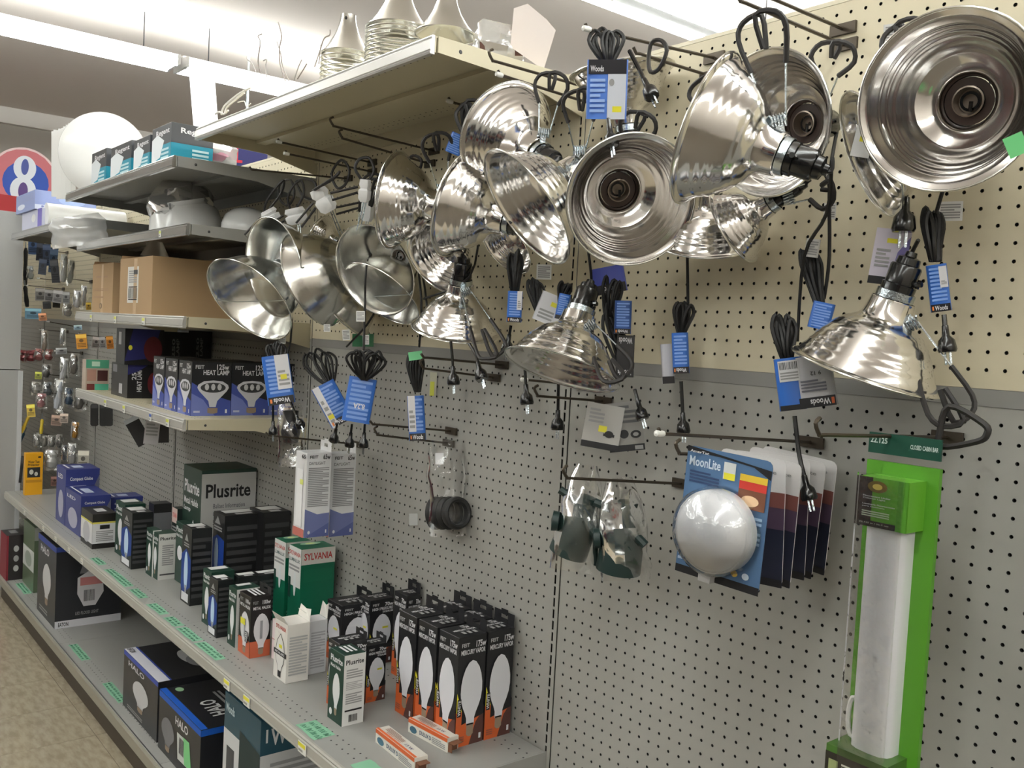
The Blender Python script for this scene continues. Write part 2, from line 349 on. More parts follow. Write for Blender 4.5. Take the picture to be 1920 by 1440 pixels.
# uprights with their slots as real openings
up = MB()
for xa, xb in ((-.5, -.12), (.12, .5)): up.box((xa, -.12, -31), (xb, -.06, 43.8))
for z in range(-31, 44): up.box((-.13, -.12, z+.26), (.13, -.06, z+.48)); 
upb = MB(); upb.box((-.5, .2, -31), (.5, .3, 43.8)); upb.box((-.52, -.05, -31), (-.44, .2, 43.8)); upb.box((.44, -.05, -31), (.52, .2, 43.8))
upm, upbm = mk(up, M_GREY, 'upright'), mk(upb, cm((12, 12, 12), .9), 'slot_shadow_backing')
up2 = MB()
for xa, xb in ((-.5, -.12), (.12, .5)): up2.box((xa, -.14, 19.9), (xb, -.1, 43.8))
for z in range(20, 44): up2.box((-.13, -.14, z+.26), (.13, -.1, z+.48))
up2m = mk(up2, M_CREAM, 'upright_face')
for bay in range(-5, 3):
    x = bay*48+0.
    child_obj('pegboard_panel', gm, x, 0, 0, wb); child_obj('pegboard_panel', cmh, x, -.06, 0, wb)
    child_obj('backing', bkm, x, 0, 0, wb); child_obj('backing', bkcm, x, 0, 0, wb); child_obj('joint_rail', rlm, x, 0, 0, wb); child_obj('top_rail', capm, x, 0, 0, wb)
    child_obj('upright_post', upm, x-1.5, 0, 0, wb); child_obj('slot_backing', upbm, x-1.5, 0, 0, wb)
    child_obj('upright_face', up2m, x-1.5, 0, 0, wb)
# the wall's other face, so that it has its real thickness
bb = MB(); bb.box((-242, 1.3, FLOOR), (142, 3.2, 43.9)); bb.build('back_panel', M_SHELF_G, wb)
bb = MB(); bb.box((-242, -.1, FLOOR), (142, 1.3, -31.05)); bb.build('foot_rail', M_GREY, wb)
# ---------------------------------------------------------------- shelves
def shelf(label, x0, x1, D, z, mat, group=None, lipmat=M_ALU, rows=True, taper=1.6, edge=None):
    t = thing('gondola_shelf', ((x0+x1)/2, -D/2, z-1), label, 'shelf', group)
    b = MB(); b.box((x0, -D, z-.12), (x1, -.3, z)); b.box((x0, -.45, z-1.6), (x1, -.3, z-.1)); b.box((x0, -D*.5-.6, z-.5), (x1, -D*.5+.6, z-.1)); b.box((x0, -D, z-1.2), (x1, -D+.1, z-.1)); b.build('deck', mat, t)
    if rows:   # punched slots along the front and rear of the deck
        b = MB(); n = int((x1-x0)/1)
        for i in range(n):
            for q, yy in enumerate((-D+1.4, -D+2.3, -1.8, -2.6)):
                cx = x0+.5+i+(.5 if q % 2 else 0); b.add([(cx+.1*math.cos(a*math.pi/3), yy+.1*math.sin(a*math.pi/3), z+.004) for a in range(6)], [tuple(range(6))]); b.add([(cx+.1*math.cos(a*math.pi/3), yy+.1*math.sin(a*math.pi/3), z-.13) for a in range(6)], [tuple(range(6))[::-1]])
        tag(b.build('punched_holes', M_DARK, t), kind='stuff')
    b = MB()     # price channel: curved lip section
    sec = [(-D-.02, z+.03), (-D-.22, z+.03), (-D-.34, z-.1), (-D-.3, z-.24), (-D-.4, z-.34), (-D-.46, z-1.05), (-D-.36, z-1.12), (-D-.46, z-1.22), (-D-.4, z-1.36), (-D-.02, z-1.36)]
    vs = [(x, y, zz) for x in (x0, x1) for y, zz in sec]; m = len(sec)
    b.add(vs, [(i, i+1, m+i+1, m+i) for i in range(m-1)]+[tuple(range(m))[::-1], tuple(range(m, 2*m))], None, True); b.build('price_channel', lipmat, t)
    for x, s in ((x0, 1), (x1, -1)):
        b = MB(); pr = [(-D+.2, z-.02), (-D+.2, z-1.2), (-D*.45, z-1.5), (-.1, z-1.5-taper), (-.1, z-.02)]
        vs = [(xx, y, zz) for xx in (x, x-s*.14) for y, zz in pr]; m = 5
        b.add(vs, [tuple(range(m)), tuple(range(m, 2*m))[::-1]]+[(i, m+i, m+(i+1) % m, (i+1) % m) for i in range(m)]); b.build('bracket', mat if edge is None else edge, t)
        b = MB(); b.lathe([(0, .06), (.12, .05), (.16, 0)], (x-s*.14, -D+2.2, z-.7), (-s, 0, 0), 10); b.build('rivet', cm(DGY, .4, .5), t)
    return t
tops = shelf('cream top shelf holding stacked reflector shades, seen from below', -49.5, -1.5, 15, 43.2, M_SHELF_C, lipmat=cm((205, 203, 200), .35, .5))
s2 = shelf('grey shelf holding the white shades and teal photo boxes', -97.5, -49.6, 17.4, 39.8, M_SHELF_G)
s3 = shelf('grey shelf holding domed white glass shades in plastic', -97.5, -49.6, 15.6, 32.4, M_SHELF_G)
s3b = shelf('far left grey shelf under the pale blue boxes and wrapped tube', -145.5, -97.6, 16, 36.4, M_SHELF_G)
s4 = shelf('shelf carrying the brown cardboard cartons', -97.3, -49.6, 15.6, 21.8, M_SHELF_C, lipmat=cm((212, 210, 205), .3, .7))
s5 = shelf('shelf carrying the black heat lamp boxes', -97.3, -49.6, 15.2, 9.9, M_SHELF_C, lipmat=cm((212, 210, 205), .3, .7))
main = []
for i, (a, b_) in enumerate(((-145.5, -97.56), (-97.54, -49.56), (-49.54, -1.5))):
    main.append(shelf(('left', 'middle', 'right')[i]+' section of the long grey shelf lined with bulb boxes', a, b_, 16.1, -14.2, M_SHELF_G, 'long bulb shelf sections', lipmat=cm((168, 166, 158), .4, .1)))
for i, a in enumerate((-145.5, -97.5, -49.5, -1.5)):
    t = thing('base_shelf', (a+24, -9, FLOOR), ('far left', 'second', 'third', 'right hand')[i]+' section of the grey base shelf above the dark kick plate', 'shelf', 'base shelf sections')
    b = MB(); b.box((a+.02, -17, -30.6), (a+47.96, -.2, -30.4)); b.box((a+.02, -17.1, -31.9), (a+47.96, -16.9, -30.4)); b.build('deck', M_SHELF_G, t)
    b = MB(); b.box((a+.02, -17.5, -31.8), (a+47.96, -17.1, -30.5)); b.build('front_lip', cm((150, 146, 132), .4), t)
    b = MB(); b.box((a+.02, -16.6, FLOOR), (a+47.96, -16.3, -31.8)); b.build('kick_plate', cm((70, 62, 52), .5), t)
    b = MB()
    for k in range(46):
        for q, yy in enumerate((-15.6, -14.8)):
            cx = a+1+k+(.5 if q else 0); b.add([(cx+.09*math.cos(h*math.pi/3), yy+.09*math.sin(h*math.pi/3), -30.393) for h in range(6)], [tuple(range(6))])
    tag(b.build('punched_holes', M_DARK, t), kind='stuff')
# price tags clipped in the channels and green masking tape with pen marks
def price_tag(shelfobj, x, D, z, w=1.1, col=YEL, h=1.0):
    b = MB(); y = -D-.5; b.box((x, y-.02, z-.35-h), (x+w, y, z-.35), cm((226, 226, 222), .4)); b.box((x, y-.035, z-.35-h*.45), (x+w*.9, y-.02, z-.35-h*.1), cm(col, .4)); b.box((x+.1, y-.035, z-.35-h*.85), (x+w*.6, y-.02, z-.35-h*.65), cm(GRY, .4)); b.build('price_tag', None, shelfobj)
def xof(px, py, Y): return PY(px, py, Y)[0]
for (px, py) in ((421, 1246), (458, 1274), (561, 1355), (645, 1407)): price_tag(main[2], xof(px, py, -16.6), 16.1, -14.2, 1.5)
for px in (170, 215, 268): price_tag(s4, xof(px, 600, -16), 15.6, 21.8, 1.1, (214, 216, 110))
for px in (195, 230, 312): price_tag(s5, xof(px, 765, -15.7), 15.2, 9.9, 1.1, (208, 212, 90))
price_tag(s5, xof(280, 775, -15.7), 15.2, 9.9, .9, (70, 100, 180))
price_tag(s3, xof(300, 428, -16), 15.6, 32.4, .8, (208, 220, 110), .8)
for px, py in ((45, 950), (80, 975), (103, 990), (128, 1010), (152, 1025)): price_tag(main[0], xof(px, py, -16.6), 16.1, -14.2, 1.3, (210, 206, 190), .8)
def tape(label, x0, x1, y0, y1, z, marks=True, group='green masking tape strips'):
    mb = MB(); n = 5; rr = random.Random(int(x0*7)); vs = []
    up_ = [(x0+(x1-x0)*k/n, y1+rr.uniform(-.08, .08)) for k in range(n+1)]; lo = [(x0+(x1-x0)*k/n, y0+rr.uniform(-.08, .08)) for k in range(n+1)]
    vs = [(x, y, z+.02) for x, y in lo]+[(x, y, z+.02) for x, y in up_]+[(x, y, z+.004) for x, y in lo]+[(x, y, z+.004) for x, y in up_]; m = n+1
    fs = [(k, k+1, m+k+1, m+k) for k in range(n)]+[(k+2*m, k, k+1, k+1+2*m)[::-1] for k in range(n)]
    mb.add(vs, fs, cm((128, 182, 150), .7))
    if marks:
        for r_ in range(2):
            x = x0+.3
            while x < x1-.6:
                h = (y1-y0)*.3; yb = y0+(y1-y0)*(.15+.42*r_); L = rr.uniform(.35, .8)
                pts = [(x+L*q/5, yb+(h if q % 2 else 0)*rr.uniform(.6, 1), z+.03) for q in range(6)]
                mb.tube(pts, .022, 3, cm((40, 96, 78), .7)); x += L+.25
    o = mb.build('masking_tape', None); tag(o, label, 'tape', group); return o
for i, (a, b_) in enumerate((((185, 1045), (205, 1058)), ((214, 1066), (258, 1098)), ((262, 1103), (282, 1120)), ((300, 1130), (322, 1150)), ((330, 1155), (350, 1172)), ((352, 1175), (382, 1200)), ((385, 1203), (425, 1235)))):
    A, B = PZ(*a, -14.2), PZ(*b_, -14.2); tape('green masking tape strip '+('left of the tall green carton', 'below the twin tall cartons', 'below the small paired cartons', 'left of the badge carton', 'below the blue bulb carton', 'before the small black cartons', 'before the orange bottomed carton')[i], A[0], B[0], -15.95, -14.75, -14.2)
tape('green masking tape strip with handwriting by the front upright green carton', *sorted((PZ(593, 1350, -14.2)[0], PZ(640, 1375, -14.2)[0])), -15.9, -13.9, -14.2)
tape('blank green masking tape strip before the orange and white cartons', *sorted((PZ(690, 1425, -14.2)[0], PZ(745, 1455, -14.2)[0])), -15.6, -13.6, -14.2, False)
for i, (px, py) in enumerate(((30, 1105), (135, 1225), (205, 1300))):
    A = PZ(px, py, -30.4); tape('faded green tape on the base shelf '+('near its left end', 'in the gap between boxes', 'left of the lower boxes')[i], A[0]-4, A[0]+4, -15.9, -14.6, -30.4)
# tall grey panel closing the run at the left
t = thing('steel_cabinet', (-165, -30, FLOOR), 'tall plain grey steel cabinet closing the left end of the aisle', 'cabinet')
b = MB(); b.box((-180, -46, FLOOR), (-150, -13.4, 9.5)); b.build('lower_panel', cm((168, 168, 166), .45), t)
b = MB(); b.box((-180, -46, 9.7), (-150, -13.4, 41)); b.build('upper_panel', cm((172, 172, 170), .45), t)
b = MB(); b.box((-150, -13.7, -26), (-149.7, -12.9, 9.4)); b.build('edge_strip', cm((200, 202, 204), .4), t)
# ---------------------------------------------------------------- peg hooks
M_HOOK = cm((78, 70, 60), .4, .6, name='dark zinc wire'); M_TIP = cm((225, 225, 220), .4); M_RUB = cm((34, 31, 30), .55, name='black rubber'); M_HOLD = cm((150, 145, 145), .3)
def hook(label, tip, base, twin=True, cap=False, curl=False, Yb=-.25, group='peg hooks'):
    B = PY(*base, Yb); T = at(*tip, 0, B[0]); L = B[1]-T[1]
    if not 4 < L < 15: T = B+np.array([0, -min(max(L, 4), 13), 1.0]); L = B[1]-T[1]
    t = thing('peg_hook', B, label, 'hook', group)
    d = T-B; pts = [B, B+d*.12, B+d*.5, T-d*.06]
    if curl: pts += [T+np.array([0, .3, .0]), T+np.array([0, -.1, .55]), T+np.array([0, .25, .8])]
    else: pts += [T+np.array([0, .2, -.05]), T+np.array([0, -.15, .3])]
    b = MB(); b.tube(smooth_pts(pts, 3), .11, 6); b.build('wire', M_HOOK, t)
    b = MB(); b.box((B[0]-.9, -.3, B[2]-.35), (B[0]+.9, -.09, B[2]+.35)); b.tube([(B[0]-.5, -.2, B[2]+.1), (B[0]-.5, .3, B[2]+.4)], .1, 5); b.tube([(B[0]+.5, -.2, B[2]+.1), (B[0]+.5, .3, B[2]+.4)], .1, 5); b.build('back_plate', M_HOLD if twin else M_HOOK, t)
    if cap: b = MB(); e = pts[-1]; q = nrm(d); b.lathe([(0, -.35), (.17, -.3), (.2, 0), (.17, .3), (0, .38)], T, q, 10); b.build('end_cap', M_TIP, t)
    if twin:
        o = np.array([0, 0, 2.0]); b = MB(); b.tube([B+o, B+o+d*.95], .09, 6); b.tube([B, B+o], .09, 5)
        b.build('upper_wire', M_HOOK, t)
        b = MB(); E_ = B+o+d*.95; b.lathe([(0, -.2), (.15, -.15), (.16, .15), (0, .22)], E_, nrm(d), 8); b.build('upper_tip', M_TIP, t)
    return t
HK = [
 ('peg hook highest left, holding nothing, under the cream shelf', (620, 235), (813, 283), 0, 0, 1),
 ('peg hook carrying the first ribbed clamp lamps under the cream shelf', (637, 258), (805, 307), 0, 0, 1),
 ('white tipped peg hook left of the brooder lamps, upper', (523, 266), (697, 305), 0, 1, 0),
 ('white tipped peg hook left of the brooder lamps, lower', (537, 288), (697, 322), 0, 1, 0),
 ('peg hook above the dangling white clamp jaws', (470, 318), (652, 335), 0, 0, 0),
 ('peg hook holding the cord bundle under the cream shelf', (843, 190), (962, 226), 0, 1, 0),
 ('peg hook level with the right corner of the cream shelf', (918, 112), (1128, 172), 0, 0, 1),
 ('white tipped peg hook just below the cream shelf corner', (936, 140), (1120, 198), 0, 1, 0),
 ('white tipped peg hook holding the top blue sleeved cord', (1100, 54), (1338, 108), 0, 1, 0),
 ('peg hook behind the black clamp handles, upper middle', (1190, 98), (1330, 142), 0, 0, 0),
 ('peg hook at top holding the rubber loop of the tilted lamp', (1385, 0), (1582, 84), 0, 0, 0),
 ('peg hook near the top edge with grey scan plate', (1440, -6), (1580, 54), 0, 0, 0),
 ('peg hook under the lower left ribbed lamp, upper', (792, 670), (940, 684), 0, 0, 0),
 ('peg hook under the lower left ribbed lamp, curled tip', (789, 690), (925, 708), 0, 0, 1),
 ('bare peg hook above the washers bag, upper', (696, 795), (845, 808), 0, 0, 0),
 ('bare peg hook above the washers bag, lower, curled tip', (703, 815), (840, 831), 0, 0, 1),
 ('peg hook through the tabs of the white tube boxes', (501, 816), (668, 833), 0, 0, 0),
 ('white tipped peg hook under the middle hanging lamp', (983, 712), (1090, 722), 0, 1, 0),
 ('peg hook with curled tip left of the plug adapter card', (1003, 742), (1130, 752), 0, 0, 1),
 ('white tipped peg hook above the domed night light packs', (1237, 813), (1520, 829), 0, 1, 0),
 ('peg hook holding the bagged dark green sockets', (1057, 896), (1278, 907), 0, 0, 1),
 ('peg hook through the domed night light pack', (1268, 850), (1480, 862), 0, 0, 1),
 ('peg hook holding the long green tube light pack', (1530, 815), (1775, 820), 0, 0, 1)]
for l, tp, bs, tw, cp, cu in HK: hook(l, tp, bs, bool(tw), bool(cp), bool(cu))
# ---------------------------------------------------------------- clamp lamps
def alu(name, col, r, bump=None):
    m = bpy.data.materials.new(name); m.use_nodes = True; nt = m.node_tree; b = nt.nodes['Principled BSDF']
    b.inputs['Base Color'].default_value = (*lin([c/255 for c in col]), 1); b.inputs['Metallic'].default_value = 1; b.inputs['Roughness'].default_value = r
    tc = nt.nodes.new('ShaderNodeTexCoord'); n = nt.nodes.new('ShaderNodeTexNoise'); n.inputs['Scale'].default_value = 18; n.inputs['Detail'].default_value = 3
    bp = nt.nodes.new('ShaderNodeBump'); bp.inputs['Strength'].default_value = .25; bp.inputs['Distance'].default_value = .003
    nt.links.new(tc.outputs['Object'], n.inputs['Vector']); nt.links.new(n.outputs['Fac'], bp.inputs['Height']); nt.links.new(bp.outputs[0], b.inputs['Normal'])
    return m
M_REF = alu('spun aluminium', (232, 230, 228), .13); M_REF2 = alu('satin aluminium', (226, 226, 222), .2); M_ZN = cm((196, 206, 212), .22, 1., name='zinc plated steel', bump=(300, .3))
M_SOCK = cm((16, 16, 17), .22, coat=.5); M_CERAM = cm((226, 226, 224), .35); M_BRN = cm((64, 50, 44), .35); M_CORD = cm((20, 19, 19), .5)
RIB = [(1.0, 0), (.985, .06), (.93, .16), (.905, .42), (.87, .62), (.862, .66), (.83, .95), (.822, 1.0), (.785, 1.3), (.777, 1.35), (.735, 1.66), (.727, 1.71), (.68, 2.0), (.67, 2.05), (.615, 2.36), (.54, 2.66), (.45, 2.9), (.37, 3.1), (.325, 3.35), (.3, 3.7), (.285, 4.3)]
RIB = [(1.0, 0), (.985, .06), (.93, .16), (.905, .42), (.865, .65), (.825, .98), (.78, 1.32), (.73, 1.68), (.675, 2.02), (.61, 2.36), (.54, 2.66), (.45, 2.9), (.37, 3.1), (.325, 3.35), (.3, 3.7), (.285, 4.3)]
DEEP = [(1.0, 0), (.99, .05), (.955, .3), (.92, .7), (.915, .75), (.87, 1.3), (.865, 1.35), (.8, 2.0), (.72, 2.6), (.62, 3.2), (.5, 3.8), (.38, 4.3), (.29, 4.6), (.24, 4.75), (.22, 5.1)]
RIBS = []
for i_ in range(len(RIB)-1):
    (ra, ha), (rb, hb) = RIB[i_], RIB[i_+1]
    if .5 < ha < 2.6:
        for q_ in range(6): t_ = q_/6; hh_ = ha+(hb-ha)*t_; RIBS.append((ra+(rb-ra)*t_+.0021*math.sin(hh_*2*math.pi/.42), hh_))
    else: RIBS.append((ra, ha))
RIBS.append(RIB[-1]); RIB = [(r, h) for r, h in RIB]
def lamp(label, cx, cy, a, ratio, phi, opened, R=4.25, deep=False, sock='black', cord=None, clampto=None, inner=True, guard=False, group=None, tagpos=None, side=0, clampY=None, dark=False):
    d0 = ray(cx, cy); C = CAM+d0*(FOC*R/a); view = nrm(d0); e1 = nrm(CR-(CR@view)*view); e2 = -nrm(CU-(CU@view)*view-(CU@e1)*e1)
    ph = math.radians(phi); st = math.sqrt(max(0, 1-ratio*ratio)); n = (1 if opened else -1)*ratio*(-view)+st*(math.cos(ph)*e1+math.sin(ph)*e2); n = nrm(n); A = -n
    
    while True:      # nothing may reach through the pegboard: slide the lamp towards the aisle along its sight line
        C = CAM+d0*(FOC*R/a); L_ = R*1.5; reach = max(C[1]+R*math.sqrt(max(0, 1-n[1]**2)), C[1]+A[1]*L_+R*.25)
        if reach < -.35 or R < 1: break
        R *= .98
    C = CAM+d0*(FOC*R/a)
    prof = [(r*R, h*R/(4.25 if not deep else 5.0)) for r, h in (DEEP if deep else RIBS)]; H = prof[-1][1]; rn = prof[-1][0]; sR = R/(5.0 if deep else 4.25)
    t = thing('clamp_lamp', C, label, 'lamp', group)
    b = MB(); inn = [(max(r-.035, .05), h+.035) for r, h in prof[::-1]]; b.lathe(prof+inn, C, A, 48, None, closed=True); b.build('reflector', M_REF2 if deep else M_REF, t)
    b = MB(); b.lathe([(R+.07*math.cos(q*math.pi/4), .07*math.sin(q*math.pi/4)) for q in range(8)], C, A, 48, None, closed=True); b.build('rolled_rim', M_REF2, t)
    if sock == 'white':
        b = MB(); b.lathe([(0, H-.3), (rn*.96, H-.3), (rn*1.05, H), (.95*sR, H+.15), (.98*sR, H+1.3), (.8*sR, H+1.8), (0, H+1.85)], C, A, 24); b.build('ceramic_socket', M_CERAM, t)
        end = C+A*(H+1.7*sR)
    else:
        b = MB(); b.lathe([(0, H-.15), (rn*.8, H-.15), (.92*sR, H+.12), (.95*sR, H+.9), (.84*sR, H+.96), (.86*sR, H+1.9), (.8*sR, H+2.0), (.66*sR, H+2.05), (.62*sR, H+2.4), (.34*sR, H+2.5), (.3*sR, H+2.75), (0, H+2.78)], C, A, 24); b.build('socket', M_SOCK, t)
        end = C+A*(H+2.4*sR)
        b = MB()   # switch key on the side of the socket
        s_ = nrm(np.cross(A, [0, 0, 1.]) if abs(A[2]) < .95 else [1, 0, 0]); b.tube([end-A*1.5*sR, end-A*1.5*sR+s_*1.3*sR], .16*sR, 8); b.tube([end-A*1.5*sR+s_*1.1*sR-A*.25, end-A*1.5*sR+s_*1.1*sR+A*.25], .1, 6); b.build('switch_key', M_SOCK, t)
    if inner and opened:
        b = MB(); hh = H-.5*sR; b.lathe([(1.17*sR, hh+.0), (1.17*sR, hh+.12)], C, A, 28)
        b.lathe([(1.2*sR, hh-.02), (.78*sR, hh-.04), (.76*sR, hh+.25)], C, A, 28); b.build('socket_disc', M_BRN if not deep else M_CERAM, t)
        b = MB(); b.lathe([(.78*sR, hh-.3), (.7*sR, hh-.32), (.66*sR, hh-.1)], C, A, 24); b.lathe([(.7*sR, hh-.28), (.6*sR, hh+.3), (.0, hh+.35)], C, A, 24); b.build('socket_shell', cm((150, 138, 126), .3, .8), t)
        b = MB(); b.lathe([(.5*sR, hh+.12), (.36*sR, hh+.12)], C, A, 20); b.tube([C+A*(hh-.05)+e1*.1, C+A*(hh-.05)+e1*.1+e2*.5], .1, 6); b.build('socket_contact', M_SOCK, t)
    # collar band
    b = MB(); w_ = .98*sR if sock != 'white' else 1.0*sR; b.lathe([(w_+.02, H+.05), (w_+.07, H+.07), (w_+.07, H+.5), (w_+.02, H+.52)], C, A, 28, None, closed=True); b.build('collar_band', M_ZN, t)
    if guard:
        b = MB(); g1 = nrm(np.cross(A, e2)); b.tube([C+g1*R, C+g1*R*.3+n*.3, C-g1*R], .05, 5)
        g2 = np.cross(A, g1)
        for q in (g1, -g1): b.tube([C+q*R*1.03, C+q*R*1.03+A*.5], .09, 5)
        b.build('wire_guard', M_ZN, t)
    if clampto:
        col = C+A*(H+.3)+0; Q = PY(clampto[0], clampto[1], clampY if clampY is not None else C[1]); dd = Q-col; L = np.linalg.norm(dd); dn = dd/L; sd = nrm(np.cross(dn, view)); J = col+dn*min(L*.3, 1.9)
        b = MB(); b.tube([col+dn*w_*.8, J], .3*sR, 4, None)      # bracket plate
        coil = []
        for k in range(40): aa = k*.9; coil.append(J+sd*(-.45+.9*k/39)+.33*(math.cos(aa)*dn+math.sin(aa)*np.cross(sd, dn)))
        b.tube(coil, .07, 5); b.build('clamp_spring', M_ZN, t)
        b = MB(); w2 = max(.5, min(1.0, L*.14)); m1 = J+dn*(L-np.linalg.norm(J-col))*.55
        ang = view*.35
        for s in (-1, 1): b.tube([J+sd*s*.4, m1+sd*s*w2*.9+ang*s], .055, 5); 
        b.build('clamp_wires', M_ZN, t)
        for s in (-1, 1):
            hp = [m1+sd*s*w2*.9+ang*s, Q-dn*.5+sd*s*1.2+ang*s*2, Q+dn*.35+sd*s*.8+ang*s*2, Q+dn*.45-sd*s*.2+ang*s*1.5, m1+dn*1.0-sd*s*.1+ang*s]
            b = MB(); b.tube(smooth_pts(hp, 3), .15, 6); b.build('rubber_handle', M_RUB, t)
    if cord:
        P = [end-A*.2, end+A*.5]+[PY(x, y, C[1] if Y is None else Y) for x, y, Y in cord]; b = MB(); b.tube(smooth_pts(P, 4), .11, 6); b.build('cord', M_CORD, t)
    return t
WB = 'white socket brooder lamps on the left hooks'; RL = 'ribbed clamp lamps'
lamp('brooder lamp furthest left, wide mouth facing the floor and left', 467, 563, 94, .52, 135, True, 5.2, True, 'white', guard=True, inner=False, cord=[(545, 640, -9), (520, 690, -10)], group=WB)
lamp('second brooder lamp from the left, mouth turned left with wire guard', 512, 502, 94, .52, 172, True, 5.2, True, 'white', guard=True, inner=False, group=WB)
lamp('front brooder lamp showing its smooth back and white ceramic socket', 587, 524, 93, .47, 155, False, 5.2, True, 'white', clampto=(705, 345), cord=[(687, 500, None), (684, 580, None), (682, 655, -12)], group=WB)
lamp('brooder lamp facing outward behind the front one, pale lit mouth', 702, 508, 90, .72, 150, True, 5.2, True, 'white', inner=True, group=WB, cord=[(790, 560, -6), (786, 650, -4)])
lamp('lower brooder lamp right of the front one, mouth down left', 716, 552, 82, .42, 128, True, 5.2, True, 'white', inner=False, guard=True, group=WB, cord=[(800, 570, -5), (786, 640, -4)])
lamp('dark small brooder lamp mostly hidden under the front one', 640, 570, 74, .3, 140, False, 5.0, True, 'white', group=WB, cord=[(700, 590, -5), (650, 650, -5)])
lamp('ribbed lamp under the cream shelf, back to us, mouth to the left', 742, 376, 91, .4, 188, False, 4.25, clampto=(818, 262), group=RL)
lamp('narrow ribbed lamp tucked under the first ribbed one, mouth down left', 812, 436, 84, .26, 132, True, 4.25, inner=False, group=RL)
lamp('lower ribbed lamp with a paper label inside, left middle', 822, 486, 76, .6, 140, True, 4.25, inner=True, group=RL, cord=[(880, 520, -6), (795, 560, -5)])
lamp('ribbed lamp with bulging back left of the big shiny one', 860, 384, 100, .42, 198, False, 4.25, clampto=(880, 205), group=RL)
lamp('smooth bright lamp seen from behind below the shelf corner', 950, 256, 102, .78, 208, False, 4.25, clampto=(1035, 150), cord=[(1080, 330, -6)], group=RL)
lamp('open mouthed ribbed lamp leaning down right, left of the round facing one', 986, 390, 124, .36, 145, True, 4.75, inner=False, clampto=(1090, 180), group=RL)
lamp('round ribbed lamp facing straight out at the centre with brown socket', 1184, 376, 124, .95, 38, True, 4.25, group=RL, clampto=(1200, 225), clampY=-9)
lamp('tilted ribbed lamp with black socket pointing right, upper right', 1326, 244, 143, .3, 198, False, 4.25, clampto=(1425, 45), cord=[(1560, 300, -9), (1550, 400, -7), (1508, 480, -5), (1495, 640, -4)], group=RL)
lamp('open lamp with dull mouth behind the tilted ribbed one', 1440, 232, 134, .8, 180, True, 4.25, clampto=(1565, 95), clampY=-5, group=RL, cord=[(1556, 330, -4), (1555, 480, -4), (1545, 560, -3.5)])
lamp('dark ribbed lamp hanging mouth down behind the centre one', 1322, 452, 92, .33, 92, False, 3.9, group=RL, cord=[(1292, 380, -2), (1290, 570, -2)])
lamp('small ribbed lamp with mouth down left, right of the dark one', 1376, 424, 76, .3, 147, False, 2.5, group=RL, clampto=(1545, 350))
lamp('slim sideways lamp half hidden left of the biggest reflector', 1632, 290, 124, .3, 155, True, 3.75, inner=False, group=RL, clampto=(1690, 60), clampY=-3)
lamp('biggest reflector at top right facing out with brown socket', 1775, 190, 165, .96, 180, True, 4.25, group=RL, cord=[(1800, 260, -4), (1755, 400, -4)])
lamp('ribbed lamp hanging mouth down below the left group', 856, 616, 84, .3, 96, False, 4.25, group=RL, clampto=(925, 660), cord=[(884, 430, -9)], clampY=-9)
lamp('ribbed lamp hanging mouth down in the middle, showing its inside', 1053, 694, 112, .24, 108, True, 4.25, inner=False, group=RL, clampto=(1160, 700), cord=[(1103, 470, -8)])
lamp('ribbed lamp hanging mouth down at lower right with silver collar', 1622, 697, 139, .12, 110, False, 4.25, group=RL, clampto=(1790, 775), cord=[(1722, 450, -5)])
lamp('lamp standing mouth up behind the top blue sleeved cord', 1166, 134, 98, .22, 262, False, 4.0, group=RL, cord=[(1180, 300, -3)])
lamp('dim ribbed lamp behind the left middle group', 948, 462, 62, .5, 140, True, 3.6, inner=False, group=RL)
lamp('small steel lamp peeping above the front brooder lamp', 602, 436, 34, .5, 210, False, 3.0, group=RL)
def wire_thing(name, label, cat, pts, r, mat, group=None, closed=False, part=None):
    b = MB(); P = smooth_pts([PY(x, y, Y) for x, y, Y in pts], 4, closed); b.tube(P, r, 6, None, closed); o = b.build(name, mat); return tag(o, label, cat, group)
